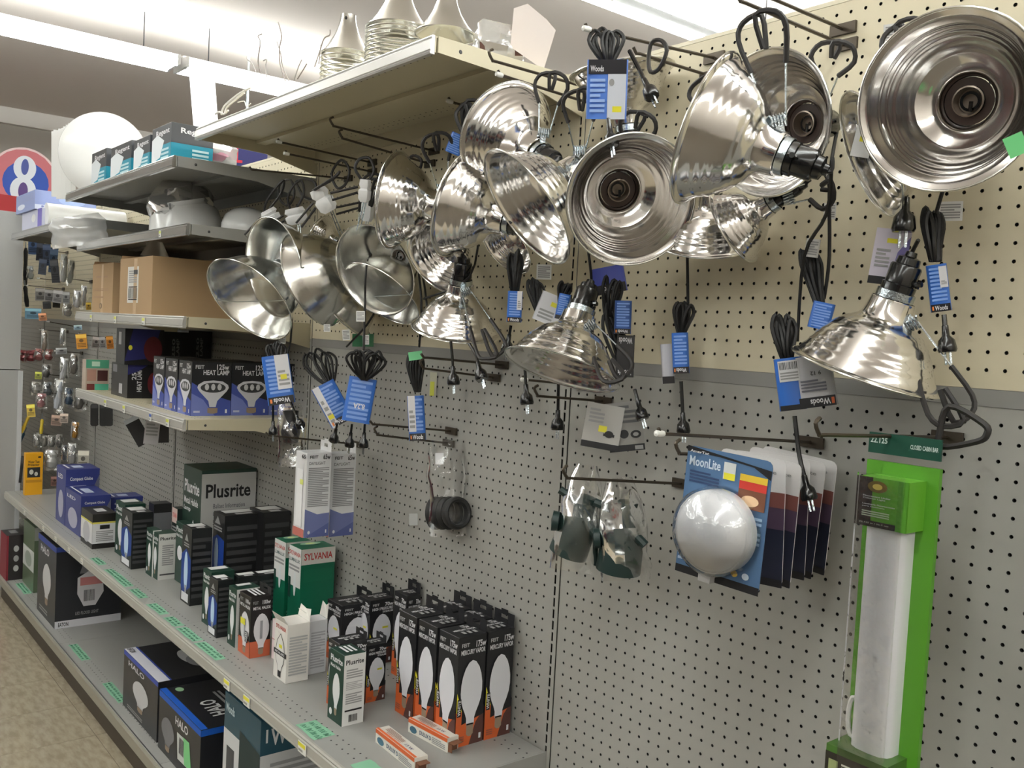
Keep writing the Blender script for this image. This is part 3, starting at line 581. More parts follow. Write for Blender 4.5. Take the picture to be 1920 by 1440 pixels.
# loose clamp jaws in milky sleeves hanging at the left
M_MILK = cm((224, 224, 224), .35)
for i, (x0, y0, w_, h_, ang, (hx, hy), Y, l) in enumerate((
  (607, 375, 40, 48, 32, (632, 330), -11, 'clamp in white padding hanging above the front brooder lamp'),
  (684, 358, 26, 42, -4, (684, 300), -11, 'clamp in white padding hung upright from its black hook'),
  (508, 405, 36, 26, 30, (528, 345), -11, 'leftmost clamp in white padding with black handle'),
  (555, 405, 44, 30, 15, (560, 345), -9, 'clamp in white padding between the left two'),
  (690, 385, 30, 60, -5, (700, 330), -7, 'clamp in white padding in shade behind the upright one'))):
    P, u, v, n, s = bframe(x0, y0, Y, ang); t = thing('padded_clamp', P, l, 'clamp', 'padded lamp clamps'); w, h = w_*s/2, h_*s/2
    b = MB(); ring = []
    for k, (q, ww) in enumerate(((-1, .6), (-.7, .95), (0, 1), (.2, .7), (.5, .95), (1, .8))):
        for a in range(8): aa = a*math.pi/4+.4; ring.append(P+v*h*q+u*w*ww*math.cos(aa)+n*.5*ww*math.sin(aa)*(1+.3*(a % 2)))
    b.add(ring, [(k*8+a, k*8+(a+1) % 8, k*8+8+(a+1) % 8, k*8+8+a) for k in range(5) for a in range(8)]+[tuple(range(8))[::-1], tuple(range(40, 48))], None, True); b.build('padding', M_MILK, t)
    H = PY(hx, hy, Y); b = MB(); c0 = P+v*h; b.tube(smooth_pts([c0-u*.4, c0+(H-c0)*.5-u*.9, H-u*.5, H+u*.4+v*.2, c0+(H-c0)*.5+u*.8, c0+u*.3], 3), .14, 6); b.build('rubber_handle', M_RUB, t)
    b = MB(); c1 = P-v*h*.2-u*w; b.tube([c1, c1-u*2.2-v*.9, c1-u*2.4-v*.3, c1+v*.5], .12, 6); b.build('jaw', M_RUB, t)
    b = MB(); b.tube([P-v*h*.9, P-v*(h+2.6)-u*.5], .06, 5); b.tube([P-v*h*.9+u*.2, P-v*(h+2.6)-u*.2], .06, 5); b.build('clamp_wires', M_ZN, t)
# black rubber handles looped over the upper hooks
for l, pts in (
 ('black handle loops on the hook above the front brooder lamp', [(640, 300), (655, 318), (648, 345), (632, 352), (622, 325)]),
 ('twisted black handle loops left of the ribbed lamps', [(775, 292), (790, 300), (786, 318), (770, 322), (762, 305)]),
 ('black handle loop hanging at upper middle by the blue sleeved cord', [(1222, 80), (1240, 76), (1250, 95), (1236, 128), (1220, 135), (1216, 110)]),
 ('black handle loop left of the tilted ribbed lamp', [(1330, 140), (1300, 160), (1292, 180), (1305, 192), (1318, 170)]),
 ('black handle loop at the left hooks over the brooder lamps', [(525, 345), (545, 338), (552, 365), (540, 385), (524, 372)]),
 ('black handle loop right of the padded leftmost clamp', [(556, 340), (575, 336), (592, 345), (588, 372), (570, 368), (560, 352)])):
    wire_thing('spring_clamp', l, 'handle', [(x, y, -8) for x, y in pts], .14, M_RUB, 'loose clamp handle loops', True)
wire_thing('spring_clamp', 'big black triangular handle at right beside the long green pack', 'handle', [(1780, 762, -6), (1845, 795, -6), (1850, 815, -6), (1832, 828, -6), (1765, 838, -6), (1762, 812, -6)], .17, M_RUB, 'loose clamp handle loops', True)
# ---------------------------------------------------------------- cartons on the shelves
def bis(f, lo, hi):
    """smallest t in lo..hi where monotonic f crosses zero"""
    s = f(lo) > 0
    for _ in range(40):
        m = (lo+hi)/2
        if (f(m) > 0) == s: lo = m
        else: hi = m
    return (lo+hi)/2
def sbox(label, nc, z, lx=None, rx=None, ty=None, w=None, d=None, h=None, yaw=0, col=BLK, items=(), topnc=None, Y=None, group=None, cat='box', name='bulb_box', **kw):
    """a carton standing on plane z: nc = photo pixel of its bottom front-right corner (or topnc + Y), lx/rx/ty = pixels of its extents"""
    a = math.radians(yaw); ux = np.array([math.cos(a), math.sin(a), 0]); uy = np.array([-math.sin(a), math.cos(a), 0]); up_ = np.array([0, 0, 1.])
    if topnc: Q = PY(*topnc, Y); NC = np.array([Q[0], Q[1], z]); h = Q[2]-z if h is None else h
    else: NC = PZ(*nc, z)
    if w is None: w = bis(lambda t: pix(NC-ux*t)[0]-lx, 0, 30)
    if d is None: d = bis(lambda t: rx-pix(NC+uy*t)[0], 0, 30)
    if h is None: h = bis(lambda t: pix(NC+up_*t)[1]-ty, 0, 30)
    if NC[1]+d > -.2: d = max(1.0, -.25-NC[1])
    t, fr = carton(name, label, NC-ux*w, ux, w, d, h, col, items, cat, group, **kw)
    return t, (NC, ux, uy, w, d, h, fr)
ZM, ZB = -14.2, -30.4
BK2 = (30, 30, 33)
def mercury(f, watt='175', l1='MERCURY VAPOR', tagit=False, word='WHITE'):
    its = [(f, 'r', 0, .0, 1, .32, ORG), (f, 'p', [(.5, .0), (1, .0), (1, .3), (.72, .2)], (90, 56, 50)), (f, 'p', [(0, .32), (0, .5), (.2, .32)], YEL), (f, 'p', [(.2, .34), (1, .34), (1, .26), (.2, .2)], BK2),
      (f, 'ed', .12, .08, .9, .78, (222, 222, 228)), (f, 'r', .02, .28, .16, .44, BK2), (f, 't', word, .04, .29, .14, .43, WHT, 90),
      (f, 't', 'FEIT', .08, .91, .36, .945, (190, 190, 190)), (f, 't', watt+'w', .6, .895, .96, .955, WHT), (f, 't', l1, .06, .84, .94, .885, WHT), (f, 't', '1', .84, .04, .92, .09, WHT), (f, 'l', .06, .04, .3, .1, 3, (150, 90, 70))]
    if tagit: its += [(f, 'r', .5, .55, .78, .62, WHT), (f, 'r', .52, .555, .76, .585, YEL)]
    return its
def mtop(): return [('T', 't', '175w', .2, .55, .45, .8, WHT, 90), ('T', 't', 'MERCURY VAPOR', .5, .1, .62, .9, WHT, 90), ('T', 'l', .7, .2, .9, .8, 3, (160, 160, 160))]
def hang_tab(t, info, col=BK2, th=1.3, back=True):
    NC, ux, uy, w, d, h, fr = info; b = MB(); y = d-.06 if back else .02
    pts = [(0.04, h), (w-.04, h), (w-.04, h+th*.8), (w-.3, h+th), (.3, h+th), (.04, h+th*.8)]
    hole = [(w*.34, h+th*.35), (w*.66, h+th*.35), (w*.66, h+th*.62), (w*.34, h+th*.62)]
    for q in ((0, w*.34), (w*.66, w-.04)): b.box((q[0]+.04, y, h), (q[1], y+.04, h+th*.85), None, fr)
    b.box((w*.34, y, h), (w*.66, y+.04, h+th*.35), None, fr); b.box((w*.34, y, h+th*.62), (w*.66, y+.04, h+th), None, fr); b.build('hang_tab', cm(col, .5), t)
# --- the mercury vapour block: a grid, each carton its own copy
NC0 = PZ(851, 1403, ZM); mw = 2.95; mh = bis(lambda t: pix(NC0+np.array([0, 0, t]))[1]-1197, 0, 20)
pos = ['front row nearest the camera', 'front row, second from the right', 'front row, third from the right', 'right of the front corner one', 'second row, behind the second one', 'second row, behind the third one', 'back row against the pegboard, right', 'back row against the pegboard, left']
its = mercury('F')+mercury('S')+mtop()
mv, fr0 = carton('bulb_box', 'black and orange 175 watt mercury vapor carton, '+pos[0], NC0-np.array([mw, 0, 0]), (1, 0, 0), mw, 2.95, mh, BK2, its, 'box', 'mercury vapor bulb cartons')
hang_tab(mv, (NC0, np.array([1., 0, 0]), np.array([0, 1., 0]), mw, 2.95, mh, fr0))
b0 = Vector(mv.location)
for i, (dx, dy, dz) in enumerate(((-3.25, -.05, .0), (-6.5, -.1, 0), (.05, 3.1, 0), (-3.2, 3.1, 0), (-6.45, 3.1, 0))):
    c = copy_tree(mv, b0+Vector((dx, dy, dz))*S); c['label'] = 'black and orange 175 watt mercury vapor carton, '+pos[i+1]
b_ = MB(); P0 = NC0+np.array([-3.25-.9, -2.97+2.9, mh*.56]); 
# --- high pressure sodium cartons left of it
def hps(f): return mercury(f, '70', 'HIGH PRESSURE', True, 'CLEAR')+[(f, 't', 'SODIUM', .5, .8, .94, .83, WHT)]
for l, kw in (
 ('tall black 70 watt high pressure sodium carton at the left of its back row', dict(topnc=(642, 1137), Y=-5.5, lx=610, rx=692)),
 ('tall black 70 watt sodium carton in the back row, second', dict(topnc=(695, 1127), Y=-3.1, w=2.4, rx=747)),
 ('tall black sodium carton in the back row furthest right, touching the pegboard', dict(topnc=(764, 1118), Y=-2.0, w=2.4, d=1.6))):
    t, i = sbox(l, None, ZM, items=hps('F')+hps('S')+mtop()[1:], col=BK2, group='sodium bulb cartons', **kw); hang_tab(t, i)
for l, kw in (
 ('short black 70 watt sodium carton behind the green and white upright one', dict(nc=(632, 1332), lx=612, rx=683, ty=1208)),
 ('short black 70 watt sodium carton between the green one and the mercury row', dict(nc=(684, 1318), w=1.9, rx=720, ty=1212))):
    t, i = sbox(l, kw.pop('nc'), ZM, items=hps('F')+hps('S')+mtop()[1:], col=BK2, group='sodium bulb cartons', **kw); hang_tab(t, i, th=.8)
def plusrite(f, small=True): return [(f, 'r', 0, 0, 1, 1, DGR), (f, 't', 'Plusrite', .08, .84, .92, .93, WHT), (f, 't', 'Metal Halide', .1, .76, .8, .81, WHT), (f, 'ed', .3, .1, .8, .7, WHT), (f, 'e', .22, .12, .1, .05, WHT)]
def info_side(f): return [(f, 'r', 0, 0, 1, 1, (216, 216, 214)), (f, 't', 'Plusrite', .08, .86, .92, .93, BLK), (f, 'l', .12, .66, .88, .8, 4, GRY), (f, 'l', .12, .5, .88, .62, 5, (170, 170, 170)), (f, 'l', .12, .3, .88, .46, 5, GRY), (f, 'r', .1, .2, .9, .225, BLK), (f, 'bar', .3, .05, .7, .15, BLK)]
sbox('upright green and white carton at the shelf edge, right of the pale sticker', (640, 1363), ZM, 614, 680, 1230, items=plusrite('F')+info_side('S')+[('T', 'l', .2, .2, .8, .8, 3, WHT)], col=DGR)
# orange and white capacitor-size boxes lying down
for i, (a, b_, c_, l) in enumerate((((776, 1450), (704, 1392), (812, 1432), 'orange and white slim carton lying on its side, nearest the camera'), ((838, 1412), (765, 1372), (858, 1400), 'orange and white slim carton lying down behind the nearest'))):
    A, B = PZ(*a, ZM), PZ(*b_, ZM); ux = nrm(A-B); L = np.linalg.norm(A-B); uy = np.array([-ux[1], ux[0], 0])
    t, fr = carton('bulb_box', l, B, ux, L, 1.25, 1.25, (226, 222, 212), [('F', 'r', 0, .72, 1, 1, (214, 100, 50)), ('F', 't', 'DULUX D', .3, .25, .6, .55, (60, 80, 110)), ('F', 'l', .62, .12, .95, .6, 4, GRY), ('F', 'p', ell(.14, .35, .09, .25), (70, 110, 130)), ('T', 'r', 0, 0, 1, .2, (214, 100, 50)), ('T', 't', '13 W', .62, .35, .8, .6, (80, 80, 110)), ('T', 'l', .1, .4, .55, .85, 4, (150, 120, 110)), ('T', 't', 'ENERGY SAVING', .2, .25, .55, .36, (190, 90, 60))], 'box', 'slim lying lamp cartons')
    b = MB(); b.box((L-.02, .1, .05), (L+.02, 1.15, .9), None, fr); b.box((L, .1, .85), (L+.7, 1.1, .9), None, fr); b.box((L, .12, .1), (L+.45, .17, .8), None, fr); b.build('open_flap', cm((120, 78, 56), .6), t)
# open white cartons
t, i = sbox('open white carton with an outlined candle bulb, red lettering and raised flap', (535, 1283), ZM, 512, 577, 1173, items=[('F', 't', 'SYLVANIA', .1, .86, .9, .93, RED), ('F', 'p', [(.5+a*.38, .25+b*.55) for a, b in ((0, 1), (-.7, .75), (-1, .4), (-.8, .1), (-.45, -.05), (-.3, -.2), (.3, -.2), (.45, -.05), (.8, .1), (1, .4), (.7, .75))], (30, 30, 30)), ('F', 'p', [(.5+a*.34, .255+b*.53) for a, b in ((0, 1), (-.7, .75), (-1, .4), (-.8, .1), (-.45, -.05), (-.3, -.2), (.3, -.2), (.45, -.05), (.8, .1), (1, .4), (.7, .75))], (228, 226, 222)), ('F', 'r', 0, .42, 1, .5, BLK), ('F', 't', 'METALARC', .1, .44, .85, .48, WHT), ('F', 'r', .42, .55, .66, .61, YEL), ('F', 'r', .38, .05, .62, .16, BLK)]+[('S', 'l', .1, .12, .9, .8, 14, (176, 176, 176))], col=(232, 228, 222), lid=False)
def open_flaps(t, i, col, h2=1.2):
    NC, ux, uy, w, d, h, fr = i; b = MB()
    b.add([fr(p) for p in ((0, 0, h), (w, 0, h), (w, -.5, h+h2*.7), (.1, -.45, h+h2*.7), (0, .03, h), (w, .03, h), (w, -.47, h+h2*.7), (.1, -.42, h+h2*.7))], [(0, 1, 2, 3), (7, 6, 5, 4), (0, 4, 5, 1), (3, 2, 6, 7)]); b.build('open_flap', cm(col, .5), t); b = MB()
    b.add([fr(p) for p in ((.1, d, h), (w-.1, d, h), (w-.3, d+.2, h+h2), (w*.5, d+.25, h+h2*.8), (.3, d+.2, h+h2), (.1, d+.03, h), (w-.1, d+.03, h), (w-.3, d+.23, h+h2), (w*.5, d+.28, h+h2*.8), (.3, d+.23, h+h2))], [(0, 1, 2, 3, 4), (9, 8, 7, 6, 5)])
    b.build('open_flap', cm(col, .5), t)
open_flaps(t, i, (234, 231, 224))
t, i = sbox('open pale grey carton behind the outlined bulb one, jagged flap up', (577, 1266), ZM, w=1.9, rx=610, ty=1166, items=[('S', 'l', .1, .1, .9, .8, 14, (165, 165, 170))], col=(205, 205, 208), lid=False); open_flaps(t, i, (214, 212, 206), 1.5)
sbox('white carton with a red inside, squeezed left of the outlined bulb one', (522, 1243), ZM, w=1.8, rx=533, ty=1168, items=[('T', 'r', .1, .1, .9, .9, (190, 60, 50)), ('F', 'r', 0, .5, 1, .52, (200, 120, 120))], col=(236, 220, 222))
def mhal(f): return [(f, 'r', 0, 0, 1, .27, (196, 98, 66)), (f, 'ed', .16, .04, .92, .72, (218, 216, 220)), (f, 'r', .47, .3, .6, .6, (150, 150, 155)), (f, 't', '100w', .55, .87, .95, .94, WHT), (f, 't', 'METAL HALIDE', .1, .79, .95, .84, WHT), (f, 't', 'FEIT', .08, .88, .35, .93, GRY)]
t, i = sbox('black and orange 100 watt metal halide carton in the middle of the shelf edge', (467, 1235), ZM, 446, 505, 1121, items=mhal('F')+mhal('S')+[('F', 'r', .2, .5, .6, .6, YEL), ('F', 'r', .62, .24, .85, .42, BLK), ('F', 't', 'CLEAR', .64, .25, .82, .41, WHT, 90), ('T', 'l', .1, .2, .9, .8, 3, WHT)], col=(26, 22, 22))
hang_tab(t, i, (40, 38, 38), .9)
sbox('slim green white carton behind the orange bottomed one', (440, 1215), ZM, 426, 484, 1106, items=plusrite('F')+info_side('S')+[('T', 'r', .15, .2, .5, .8, (210, 210, 210))], col=DGR)
LNS = lambda f, c=(64, 64, 66): [(f, 'l', .06, .08, .96, .9, 9, c)]
def blueb(f): return [(f, 'p', [(.0, .62), (0, .2), (.2, .1), (1, .25), (1, .6), (.5, .72)], (22, 60, 140)), (f, 'p', ell(.5, .42, .2, .26), (190, 214, 240)), (f, 'r', .42, .14, .6, .24, (150, 150, 160)), (f, 'p', [(.3, .82), (.5, .92), (.7, .82)], GRY), (f, 'l', .25, .74, .8, .8, 2, GRY), (f, 'r', .12, .03, .85, .14, WHT)]
TL_ = [('T', 'r', .12, .12, .6, .88, (226, 226, 226)), ('T', 'r', .7, .3, .92, .7, (200, 200, 200))]
sbox('small black carton with blue bulb picture, in front of its row', (405, 1197), ZM, 389, 434, 1090, items=blueb('F')+LNS('S')+TL_, col=(26, 28, 30), group='black lined bulb cartons')
sbox('small dark green carton behind the small blue bulb one', (393, 1176), ZM, 378, 436, 1074, items=plusrite('F')+LNS('S', (60, 80, 74))+TL_[:1], col=DGR)
for k, (x, y, r) in enumerate(((448, 1083, 484), (484, 1079, 527), (529, 1077, 562))):
    sbox('small black lined carton, white lid label, '+('first', 'second', 'third')[k]+' behind the metal halide one', None, ZM, topnc=(x, y), Y=-9.6+k*2.3, w=2.0, rx=r, items=LNS('F')+LNS('S')+TL_, col=(26, 28, 30), group='black lined bulb cartons')
sbox('medium tall black carton with long blue bulb and white label', (355, 1137), ZM, 338, 393, 993, items=blueb('F')+LNS('S')+TL_, col=(24, 26, 28))
t, i = sbox('large black lined carton with mountain emblem, left of two', None, ZM, topnc=(422, 968), Y=-8.2, lx=395, rx=493, items=[('F', 'p', [(.0, .7), (0, .35), (.3, .22), (1, .35), (1, .72), (.4, .76)], (24, 66, 160)), ('F', 'p', ell(.35, .52, .17, .2), (196, 216, 240)), ('F', 'p', [(.15, .88), (.4, .97), (.65, .88)], GRY), ('F', 'l', .1, .8, .8, .86, 2, GRY)]+LNS('S')+TL_, col=(28, 28, 30))
sbox('large black lined carton, right of two, nearer the pegboard', None, ZM, topnc=(495, 962), Y=-3.9, w=4.4, rx=557, items=LNS('S')+TL_, col=(28, 28, 30))
GS = lambda f: [(f, 'r', 0, .82, 1, 1, (222, 218, 212)), (f, 't', 'SYLVANIA', .08, .87, .92, .95, RED), (f, 'r', .08, .62, .92, .76, (18, 110, 80)), (f, 'l', .1, .05, .9, .2, 4, (120, 170, 150))]
GF = lambda a, b: [('F', 'r', a, .55, b, 1, (222, 222, 220)), ('F', 't', 'SYLVANIA', a+.03, .9, b-.05, .95, RED), ('F', 't', 'LUMALUX', a+.04, .83, b-.08, .87, (60, 90, 90)), ('F', 'l', a+.04, .72, b-.1, .8, 2, GRY), ('F', 'r', a+.02, .4, a+.22, .64, (20, 60, 50)), ('F', 'p', ell((a+b)/2+.06, .58, .1, .14), (220, 226, 226))]
GT = [('T', 'e', .3, .5, .2, .3, (150, 190, 160)), ('T', 'e', .3, .5, .1, .15, (214, 222, 150))]
sbox('green and white lamp carton with red lettering, right of two', None, ZM, topnc=(566, 1031), Y=-5.3, w=3.1, rx=622, items=GS('S')+GF(0, 1)+GT, col=(14, 104, 76), group='green and white lamp cartons')
sbox('green and white lamp carton, left of two by the black row', None, ZM, topnc=(537, 1018), Y=-5.3, w=3.0, d=3.2, items=GS('S')+GF(0, 1)+GT, col=(14, 104, 76), group='green and white lamp cartons')
# big ballast carton against the wall
t, i = sbox('big carton standing at the back with ballast information on its grey side', None, ZM, topnc=(379, 883), Y=-7.9, lx=338, d=7.6, items=[('F', 't', 'Plusrite', .08, .77, .9, .88, WHT), ('F', 't', 'Metal Halide', .08, .67, .85, .73, WHT), ('F', 't', 'Lamp', .08, .6, .45, .65, WHT), ('F', 'p', [(.62+a*.24, .2+b*.35) for a, b in ((0, 1), (-.35, .85), (-.8, .5), (-1, .1), (-.9, -.4), (-.5, -.7), (.5, -.7), (.9, -.4), (1, .1), (.8, .5), (.35, .85))], WHT), ('S', 'r', 0, 0, 1, .97, (186, 186, 184)), ('S', 't', 'Plusrite', .08, .76, .9, .88, BLK), ('S', 't', 'Ballast Information', .22, .67, .8, .71, (70, 70, 80), 0, 1), ('S', 't', 'Lamp', .22, .6, .4, .64, (60, 60, 70), 0, 1), ('S', 't', 'ANSI Spec', .46, .6, .8, .64, (60, 60, 70), 0, 1), ('S', 't', '50W', .22, .53, .37, .57, (60, 60, 70), 0, 1), ('S', 't', 'M110', .52, .53, .7, .57, (60, 60, 70), 0, 1)], col=(30, 56, 46))
sbox('dark green carton with a round white badge, before the big ballast one', (343, 1098), ZM, 327, 362, 985, items=[('F', 'e', .5, .5, .28, .12, WHT), ('S', 'e', .5, .5, .28, .12, WHT)]+plusrite('F')[1:3], col=DGR)
sbox('narrow carton with red top band peeping left of the ballast one', None, ZM, topnc=(333, 955), Y=-8.6, w=2.0, d=1.2, items=[('F', 'r', 0, .78, 1, 1, (214, 190, 186)), ('F', 't', 'SYLVANIA', .1, .86, .9, .93, RED), ('F', 'l', .1, .6, .9, .74, 3, GRY)], col=(28, 40, 38))
for (nc, l, r, ty, lb) in (((284, 1082), 273, 300, 995, 'small green and white carton, left one of the touching pair'), ((295, 1088), 284, 330, 1002, 'small green and white carton with printed side, right of the pair')):
    sbox(lb, nc, ZM, l, r, ty, items=plusrite('F')+[('S', 'r', 0, 0, 1, 1, (214, 214, 210)), ('S', 't', 'Plusrite', .08, .86, .92, .93, BLK), ('S', 'l', .2, .3, .8, .76, 10, GRY), ('S', 'l', .1, .08, .9, .14, 1, DGY)], col=DGR)
sbox('tall dark green carton behind the black one with blue arc tube', (232, 1047), ZM, 215, 270, 947, items=plusrite('F')+TL_[:1], col=DGR)
sbox('tall black carton with blue arc tube picture and white label', (245, 1068), ZM, 226, 284, 963, items=blueb('F')+LNS('S')+TL_, col=(24, 28, 28))
sbox('black and grey carton standing behind the tall black one', (287, 1010), ZM, w=2.6, rx=320, ty=962, h=5.6, items=[('S', 'r', 0, 0, 1, .74, (128, 130, 136)), ('F', 'l', .1, .2, .9, .6, 5, GRY)], col=(30, 30, 30))
sbox('white and black carton with yellow line, below the blue ones', (172, 1030), ZM, 151, 218, 965, items=[('F', 'r', 0, .15, 1, .74, (214, 214, 216)), ('F', 'p', ell(.5, .4, .3, .3), (184, 184, 190)), ('S', 'r', 0, .15, 1, .74, (214, 214, 216)), ('F', 'r', 0, .72, 1, .77, (210, 200, 90)), ('S', 'r', 0, .72, 1, .77, (210, 200, 90)), ('S', 'r', .3, .56, .7, .68, BLK), ('S', 'l', .15, .2, .85, .52, 6, GRY), ('T', 'r', .35, .3, .75, .7, (190, 190, 190))], col=(26, 24, 22))
BLB = (52, 62, 130)
BLI = [('S', 't', 'Compact Globe', .12, .78, .8, .86, WHT), ('S', 'l', .12, .6, .6, .72, 2, (190, 190, 220)), ('S', 'p', [(1, 0), (1, .9), (.7, .5), (.5, 0)], (110, 112, 130)), ('F', 'p', ell(.55, .35, .28, .25), (170, 170, 190)), ('F', 't', 'LED', .2, .8, .7, .88, WHT), ('T', 'r', .35, .3, .75, .6, (180, 190, 215)), ('T', 'l', .15, .1, .8, .2, 1, WHT)]
sbox('tall purple blue carton at the left, behind the shorter blue one', (121, 986), ZM, 104, 184, 881, items=BLI, col=BLB, group='purple blue bulb cartons')
sbox('purple blue carton in front, with picture on its narrow side', (150, 1008), ZM, 119, 206, 931, items=BLI, col=BLB, group='purple blue bulb cartons')
sbox('purple blue carton at the back between two others', None, ZM, topnc=(208, 934), Y=-9.0, w=4.2, rx=266, items=BLI, col=BLB, group='purple blue bulb cartons')
sbox('yellow carton alone at the far left end of the long shelf', (46, 929), ZM, 43, 79, 850, items=[('S', 't', 'Water Test', .15, .76, .8, .82, BLK), ('S', 't', 'Protector', .15, .69, .8, .75, BLK), ('S', 'r', .12, .42, .85, .66, (40, 40, 40)), ('S', 'e', .35, .55, .12, .06, (200, 200, 190)), ('S', 'e', .62, .5, .1, .05, (200, 200, 190)), ('S', 'r', .05, .3, .95, .36, (200, 140, 20)), ('S', 'e', .8, .9, .1, .02, BLK)], col=(232, 168, 22))
# --- base shelf cartons
def halo(f): return [(f, 't', 'HALO', .15, .8, .62, .89, (214, 214, 218)), (f, 'ed', .3, .18, .75, .7, (196, 196, 198)), (f, 'l', .15, .05, .6, .12, 2, GRY)]
sbox('large black and blue flood light carton standing alone on the base shelf', (102, 1180), ZB, 69, 226, 1027, items=halo('F')+[('F', 'r', 0, .93, 1, 1, (50, 70, 150)), ('S', 'r', 0, .94, 1, 1, (50, 70, 150)), ('S', 'r', 0, 0, 1, .09, (214, 214, 220)), ('S', 't', 'EATON', .05, .02, .2, .07, BLK), ('S', 'p', [(.35, .65), (.4, .78), (.65, .78), (.7, .65)], (120, 120, 124)), ('S', 'p', [(.32, .4), (.32, .6), (.5, .68), (.7, .6), (.72, .4), (.6, .24), (.42, .24)], (206, 204, 208)), ('S', 'r', .36, .5, .7, .6, (200, 130, 130)), ('S', 'bar', .42, .3, .58, .44, DGY), ('S', 't', 'LED FLOOD LIGHT', .3, .14, .65, .18, GRY)], col=(38, 39, 44), name='light_box')
sbox('green and white carton wedged left of the alone standing flood light', (62, 1112), ZB, 42, 95, 990, items=[('F', 'r', 0, .3, 1, .62, (196, 200, 196)), ('F', 'e', .5, .45, .3, .12, (150, 160, 150)), ('S', 'r', 0, .8, 1, 1, (160, 165, 158))], col=(92, 108, 84), name='light_box')
t, i = sbox('dark red and black carton at the far left of the base shelf', (11, 1089), ZB, w=6, rx=47, ty=1005, items=[('F', 'r', 0, 0, 1, 1, (130, 34, 48)), ('S', 'r', 0, 0, .1, 1, (130, 34, 48)), ('S', 'e', .5, .7, .14, .07, (180, 180, 180)), ('S', 'e', .5, .48, .14, .07, (160, 160, 160)), ('S', 'e', .5, .26, .14, .07, (180, 180, 180)), ('T', 'r', .2, .3, .7, .7, (130, 130, 130))], col=(44, 38, 40), name='light_box')
HT = [('T', 'r', 0, 0, .12, 1, (216, 216, 228)), ('T', 'r', .12, 0, .17, 1, (40, 60, 150)), ('T', 'e', .55, .55, .14, .1, (190, 190, 190)), ('T', 'e', .66, .6, .12, .12, (150, 150, 152)), ('T', 'p', [(.5, .2), (.62, .34), (.72, .22)], (150, 150, 152)), ('T', 'l', .22, .25, .42, .5, 4, GRY)]
sbox('black flood light carton with white edge strip, low left of two on the base shelf', (293, 1393), ZB, 230, None, 1280, d=11, items=[('F', 'r', 0, .92, 1, 1, (60, 80, 170)), ('F', 'r', 0, 0, .0, .0, WHT)]+halo('F')+[('T', 'r', 0, 0, 1, .13, (216, 216, 226)), ('T', 'r', 0, .13, 1, .15, (50, 70, 160)), ('T', 'e', .5, .55, .2, .1, (186, 186, 186)), ('T', 'e', .64, .6, .16, .12, (140, 140, 142)), ('T', 'p', [(.4, .78), (.62, .86), (.72, .7)], (150, 150, 152)), ('T', 't', 'EATON', .02, .02, .15, .09, BLK)], col=(40, 40, 44), name='light_box')
sbox('black flood light carton with bright blue rim and green sticker', None, ZB, topnc=(377, 1370), Y=-15.7, lx=296, d=9.5, items=[('F', 'r', 0, .9, 1, 1, (24, 90, 190)), ('F', 't', 'HALO', .42, .7, .72, .84, (220, 220, 222)), ('F', 'ed', .08, .1, .4, .66, (120, 120, 124)), ('F', 'p', [(.5, .18), (.75, .2), (.72, .62), (.47, .6)], (206, 210, 206)), ('F', 'p', [(.66, .2), (.82, .21), (.76, .63), (.62, .62)], (130, 210, 140)), ('F', 'bar', .53, .3, .64, .56, DGY), ('S', 'r', 0, .9, 1, 1, (24, 90, 190)), ('S', 'e', .4, .6, .12, .06, GRY), ('T', 'r', 0, 0, 1, .08, (24, 90, 190)), ('T', 't', 'HALO', .45, .25, .8, .45, (222, 222, 222), 180), ('T', 'l', .3, .5, .8, .62, 2, GRY), ('T', 'e', .1, .2, .05, .05, (150, 190, 150)), ('T', 'p', [(.5, .75), (.7, .95), (.85, .7)], (150, 150, 152))], col=(34, 34, 38), name='light_box')
t, i = sbox('teal and white security light carton with raised dented top flap', None, ZB, topnc=(490, 1353), Y=-15.4, lx=414, d=10.5, items=[('F', 'r', 0, .0, 1, .72, (206, 208, 210)), ('F', 'p', [(.45, .3), (1, .25), (1, .75), (.45, .8)], (30, 50, 52)), ('F', 'r', .1, .3, .32, .6, (70, 72, 76)), ('F', 'p', [(.05, .12), (.38, .12), (.32, .3), (.1, .3)], (96, 98, 102)), ('F', 't', 'SECURITY', .5, .4, .92, .48, (150, 150, 60)), ('F', 'l', .45, .05, .9, .22, 4, GRY), ('F', 't', 'Woods', .05, .86, .3, .93, (200, 220, 225)), ('S', 'r', 0, 0, 1, .74, (196, 198, 200)), ('S', 't', 'Woods', .1, .8, .55, .93, WHT), ('S', 'r', .05, .83, .07, .93, WHT), ('S', 'l', .1, .3, .95, .68, 8, (150, 152, 154)), ('T', 'l', .3, .2, .8, .7, 4, (60, 110, 125))], col=(26, 74, 92), name='light_box')
NC, ux, uy, w, d, h, fr = i; b = MB(); b.add([fr(p) for p in ((0, .1, h), (w, .1, h), (w*.95, d*.55, h+1.2), (w*.5, d*.5, h+.7), (0, d*.55, h+1.3))], [(0, 1, 2, 3, 4)]); b.build('dented_flap', cm((22, 64, 80), .4), t)
